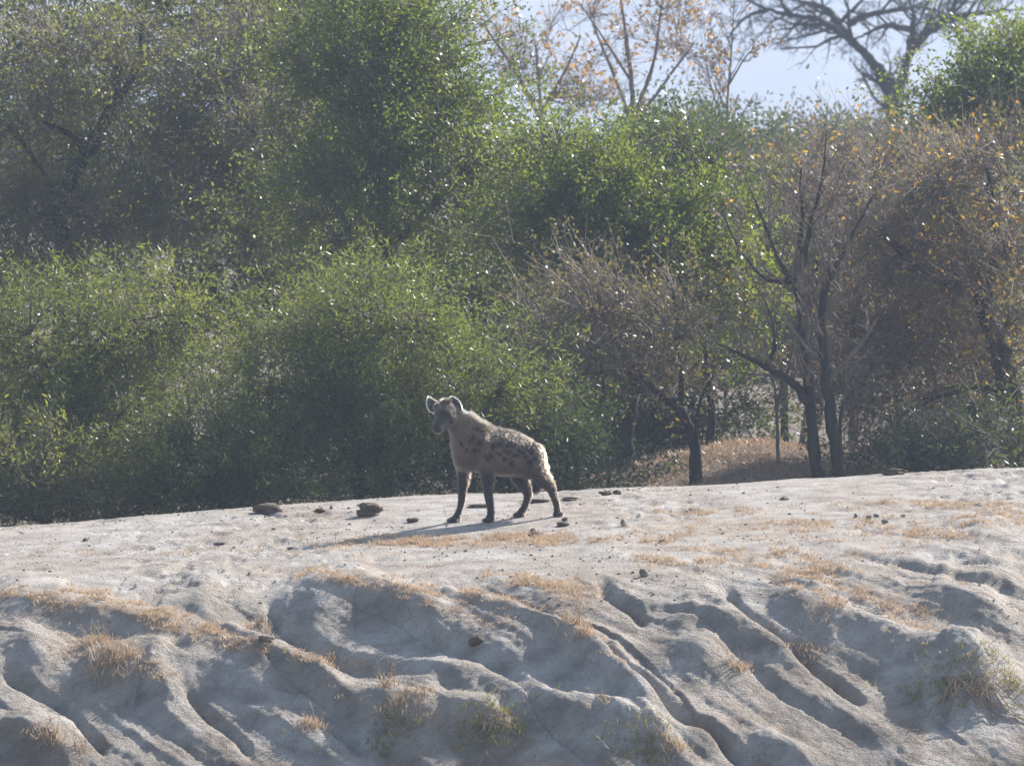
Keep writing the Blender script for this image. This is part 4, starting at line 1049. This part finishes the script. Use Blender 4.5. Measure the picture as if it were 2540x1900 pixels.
# coat colour: sandy grey with dark brown spots, dark legs, dark muzzle, sandy mane
rh = np.random.default_rng(77)
ZX = BV[:, 0] * 1378 + 1120; ZY = 1440 - (BV[:, 2] + BV[:, 1] * .0495 - (ref[2] - hyo[2])) * 1378
lat = (BV - hp(1120, 900)) @ LF
SPOTS = [(1130, 530, 46, 20), (1250, 620, 26, 22), (1190, 668, 28, 22), (1355, 680, 48, 26), (1150, 745, 26, 20), (1040, 590, 26, 18), (960, 490, 26, 14), (1080, 660, 26, 26), (1240, 560, 22, 14),
         (870, 520, 40, 24), (930, 560, 24, 20), (780, 620, 18, 40), (1000, 690, 22, 26), (1290, 740, 26, 20), (1400, 740, 22, 20), (1330, 800, 24, 22), (1230, 790, 24, 20), (1130, 820, 22, 18), (960, 800, 26, 30),
         (880, 640, 20, 34), (830, 740, 18, 26), (1450, 820, 18, 26), (1420, 640, 22, 16), (1310, 610, 18, 14), (1050, 760, 22, 18), (690, 680, 14, 20), (740, 740, 14, 18), (1390, 860, 24, 20), (1200, 870, 26, 20), (1060, 520, 20, 12)]
sp = np.zeros(nv); wz = 52 * fbm(ZX / 34., ZY / 34., 2, 3); wz2 = 40 * fbm(ZX / 34. + 9, ZY / 34., 2, 4)
for x, y, rx, ry in SPOTS:
    kk = rh.uniform(.88, 1.0); rx *= rh.uniform(1.25, 1.95); ry *= rh.uniform(1.2, 1.6)
    ang = -.35 + rh.uniform(-.5, .4); dx = ZX + wz - x; dyy = ZY + wz2 - y
    u1 = dx * math.cos(ang) - dyy * math.sin(ang); u2 = dx * math.sin(ang) + dyy * math.cos(ang)
    sp = np.maximum(sp, kk - kk * sstep(((u1 / rx) ** 2 + (u2 / ry) ** 2 - .45) / 1.0))
far = (BN @ LF) < -.25
sp = np.where(far & (ZX > 640) & (ZY > 480), sstep((fbm(ZX / 60., ZY / 60., 2, 8) - .12) / .15), sp)
tan = np.array([.31, .240, .185]); pale = np.array([.40, .34, .28]); dk = np.array([.022, .017, .016]); leg_c = np.array([.046, .034, .030]); mz = np.array([.030, .026, .026]); mane = np.array([.46, .32, .19])
C = np.broadcast_to(tan, (nv, 3)).copy() * (1 + .25 * fbm(ZX / 60., ZY / 45., 3, 12))[:, None]
def mixc(C, c, w): return C * (1 - w[:, None]) + c * w[:, None]
C = mixc(C, tan * .55, sstep((fbm(ZX / 110., ZY / 80., 2, 15) - .02) / .3) * .6)
C = mixc(C, dk, sp * .97)
lw = sstep((ZY - 850) / 150.) * .94
C = mixc(C, leg_c, lw)
C = mixc(C, leg_c * .7, sstep((ZY - 1180) / 200.) * .6)
hd = BV - hc
axd = np.linalg.norm(hd - (hd @ hf)[:, None] * hf + hu * .02, axis=1)
muz = sstep(((hd @ hf) - .050) / .04) * ((hd @ hf) < .27) * sstep((.10 - axd) / .015)
headm = sstep((.17 - np.linalg.norm(hd, axis=1)) / .05)
C = mixc(C, tan * .82, headm * .5)
C = mixc(C, mz, muz * .95)
earm = headm * (ZY < 362) * ((ZX < 462) | (ZX > 552)) * (BN[:, 1] < .1)
C = mixc(C, tan * .42, earm * .8)
for s in (-1, 1):
    e = hc + hf * .092 + hl * s * .050 + hu * .028
    C = mixc(C, mz, sstep((.034 - np.linalg.norm(BV - e, axis=1)) / .02) * .9)
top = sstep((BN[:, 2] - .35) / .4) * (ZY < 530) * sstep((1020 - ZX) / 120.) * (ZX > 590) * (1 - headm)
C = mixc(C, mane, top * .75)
chest = sstep((560 - ZX + (ZY - 560) * .25) / 60.) * (ZY > 560) * (ZY < 900)
C = mixc(C, pale, np.clip(chest, 0, 1) * .5)
C = np.clip(C * np.array([.40, .36, .335]), .006, .8)
def fur_mat(name, rough=.6, trans=0.0):
    m, nt = new_mat(name); L = nt.links.new
    at = nd(nt, "ShaderNodeAttribute", attribute_name="coat")
    pb = nd(nt, "ShaderNodeBsdfPrincipled"); pb.inputs["Roughness"].default_value = rough; pb.inputs["Specular IOR Level"].default_value = .35
    L(at.outputs["Color"], pb.inputs["Base Color"])
    pb.inputs["Sheen Weight"].default_value = .25; pb.inputs["Sheen Roughness"].default_value = .5
    o = nd(nt, "ShaderNodeOutputMaterial")
    if trans:
        tr = nd(nt, "ShaderNodeBsdfTranslucent")
        lt = nd(nt, "ShaderNodeMix", data_type='RGBA'); lt.inputs[0].default_value = .45; lt.inputs[7].default_value = (.85, .74, .58, 1)
        L(at.outputs["Color"], lt.inputs[6]); L(lt.outputs[2], tr.inputs["Color"])
        mx = nd(nt, "ShaderNodeMixShader"); mx.inputs[0].default_value = trans
        L(pb.outputs[0], mx.inputs[1]); L(tr.outputs[0], mx.inputs[2]); L(mx.outputs[0], o.inputs["Surface"])
    else: L(pb.outputs[0], o.inputs["Surface"])
    return m
M['skin'] = fur_mat("hyena_coat", .75); _hm, _nt = new_mat("hyena_fur"); M['fur'] = _hm
_at = nd(_nt, "ShaderNodeAttribute", attribute_name="coat"); _hb = nd(_nt, "ShaderNodeBsdfHairPrincipled"); _hb.parametrization = 'COLOR'
_nt.links.new(_at.outputs["Color"], _hb.inputs["Color"]); _hb.inputs["Roughness"].default_value = .3; _hb.inputs["Radial Roughness"].default_value = .4
_nt.links.new(_hb.outputs[0], nd(_nt, "ShaderNodeOutputMaterial").inputs["Surface"])
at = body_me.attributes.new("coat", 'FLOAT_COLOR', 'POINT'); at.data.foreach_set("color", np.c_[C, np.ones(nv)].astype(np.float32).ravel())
body_me.polygons.foreach_set("use_smooth", np.ones(len(body_me.polygons), dtype=bool))
body_me.materials.clear(); body_me.materials.append(M['skin'])
hroot = tag(empty("spotted_hyena", hyo), "young spotted hyena standing on the sandy terrace, head turned to the camera", "hyena")
bo = bpy.data.objects.new("body", body_me); col.objects.link(bo); bo.parent = hroot
# fur: fine tapering hairs rooted on the body
hd_len = .022 + .010 * fbm(ZX / 25., ZY / 25., 2, 22)
hd_len = np.where(ZY > 1100, .012, hd_len)
hd_len = hd_len + .012 * top + .012 * sstep((ZX - 1380) / 100.) * (ZY < 1000) + .018 * np.clip(chest, 0, 1) + .010 * (ZY > 860) * (ZY < 1050)
crest_ = (ZX < 900) * (ZX > 690) * sstep((BN[:, 2] - .2) / .4) * (ZY < 560); hd_len = hd_len + .008 * crest_
hd_len = hd_len * (1 - .72 * headm) * (1 - .85 * muz)
crown = headm * sstep((BN[:, 2] - .6) / .3) * (ZX > 470) * (ZX < 560) * (ZY < 300); hd_len = hd_len + .022 * crown
tailm = (np.abs(ZX - 1450) < 60) * (ZY > 1010) * (ZY < 1160) * (np.linalg.norm(BV[:, :2] - hp(1450, 1080, -.01)[:2], axis=1) < .04); hd_len = hd_len + .03 * tailm
back = -FW
erim = headm * (ZY < 366) * ((ZX < 470) | (ZX > 548)) * (np.abs(BN[:, 1]) < .75) * (np.linalg.norm((BV - hc)[:, [0, 2]], axis=1) > .085)
hd_len = np.where(erim > 0, .011, hd_len)
def comb(k):
    d = BN[k] * .55 + back * .55 + np.array([0, 0, -.45]) + rh.normal(0, .22, (len(k), 3))
    up = (top + crest_ + crown)[k][:, None].clip(0, 1)
    er = (erim[k] > 0)[:, None]; d = np.where(er, BN[k] + rh.normal(0, .15, (len(k), 3)), d)
    return unit(d * (1 - up) + up * (BN[k] * .9 + back * .35 + rh.normal(0, .25, (len(k), 3))))
wgt = (1 + 5 * (erim > 0)) * (.35 + .65 * (np.abs(BN[:, 1]) < .5)) * (1 + 3 * top + 4 * crown + 2 * tailm) * (1 - .6 * headm * (1 - crown)) ; wgt /= wgt.sum()
nh = 60000
k = rh.choice(nv, nh, p=wgt)
hl_ = hd_len[k] * rh.uniform(.6, 1.25, nh); d = comb(k)
p0 = BV[k] + rh.normal(0, .002, (nh, 3)) - BN[k] * .002
p1 = p0 + d * (hl_ * .5)[:, None]; p2 = p0 + unit(d + np.array([0, 0, -.25])) * hl_[:, None]
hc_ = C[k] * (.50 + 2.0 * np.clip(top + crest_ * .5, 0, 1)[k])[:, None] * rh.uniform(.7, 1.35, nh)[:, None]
hc_ = np.where((erim[k] > 0)[:, None], np.array([.40, .36, .30]), hc_)  # pale ear-rim hairs: the sunlit edge of the ears put into the colour
hcv = bpy.data.hair_curves.new("fur"); hcv.add_curves([3] * nh)
hcv.attributes["position"].data.foreach_set("vector", np.stack([p0, p1, p2], 1).astype(np.float32).ravel())
ra = hcv.attributes.get("radius") or hcv.attributes.new("radius", 'FLOAT', 'POINT')
ra.data.foreach_set("value", (np.array([1., .75, .2])[None] * (.0008 + .0005 * rh.random((nh, 1)))).astype(np.float32).ravel())
tk = np.where(ZY[k] > 1000, .0, .03)[:, None, None] * np.array([0, .5, 1])[None, :, None]
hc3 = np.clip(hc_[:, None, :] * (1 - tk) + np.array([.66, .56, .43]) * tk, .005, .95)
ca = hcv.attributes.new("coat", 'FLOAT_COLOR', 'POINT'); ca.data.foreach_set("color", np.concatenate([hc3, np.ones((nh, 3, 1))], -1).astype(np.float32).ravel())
hcv.materials.append(M['fur'])
fo = bpy.data.objects.new("fur", hcv); col.objects.link(fo); fo.parent = hroot
fo["kind"] = "stuff"
# eyes and nose
mm, nt = new_mat("wet_black"); pb = nd(nt, "ShaderNodeBsdfPrincipled"); pb.inputs["Base Color"].default_value = (.012, .010, .010, 1); pb.inputs["Roughness"].default_value = .18
nt.links.new(pb.outputs[0], nd(nt, "ShaderNodeOutputMaterial").inputs["Surface"]); M['wet'] = mm
def uvball(name, c, r, mat, parent, sc=(1, 1, 1)):
    bm = bmesh.new(); bmesh.ops.create_uvsphere(bm, u_segments=16, v_segments=10, radius=r)
    Vv = np.array([v.co for v in bm.verts]) * np.array(sc); Ff = [[v.index for v in f.verts] for f in bm.faces]; bm.free()
    me = bpy.data.meshes.new(name); me.from_pydata((Vv @ hax + c).tolist(), [], Ff); me.update(); me.materials.append(mat)
    me.polygons.foreach_set("use_smooth", np.ones(len(me.polygons), dtype=bool))
    ob = bpy.data.objects.new(name, me); col.objects.link(ob); ob.parent = parent
def surf(p, d):
    """outermost body point along the line p + t d"""
    q = BV - p; t = q @ d; r = np.linalg.norm(q - t[:, None] * d, axis=1)
    s = (r < .010) & (t > 0); return p + d * (t[s].max() if s.any() else .1)
for s in (-1, 1):
    q = hc + hf * .098 + hl * s * .052 + hu * .030
    e = BV[np.linalg.norm(BV - q, axis=1).argmin()]; uvball("eye", e - unit(q - hc) * .004, .0095, M['wet'], hroot)
e = surf(hc - hu * .008, hf); uvball("nose", e - hf * .006, .020, M['wet'], hroot, (.7, 1.15, .8))
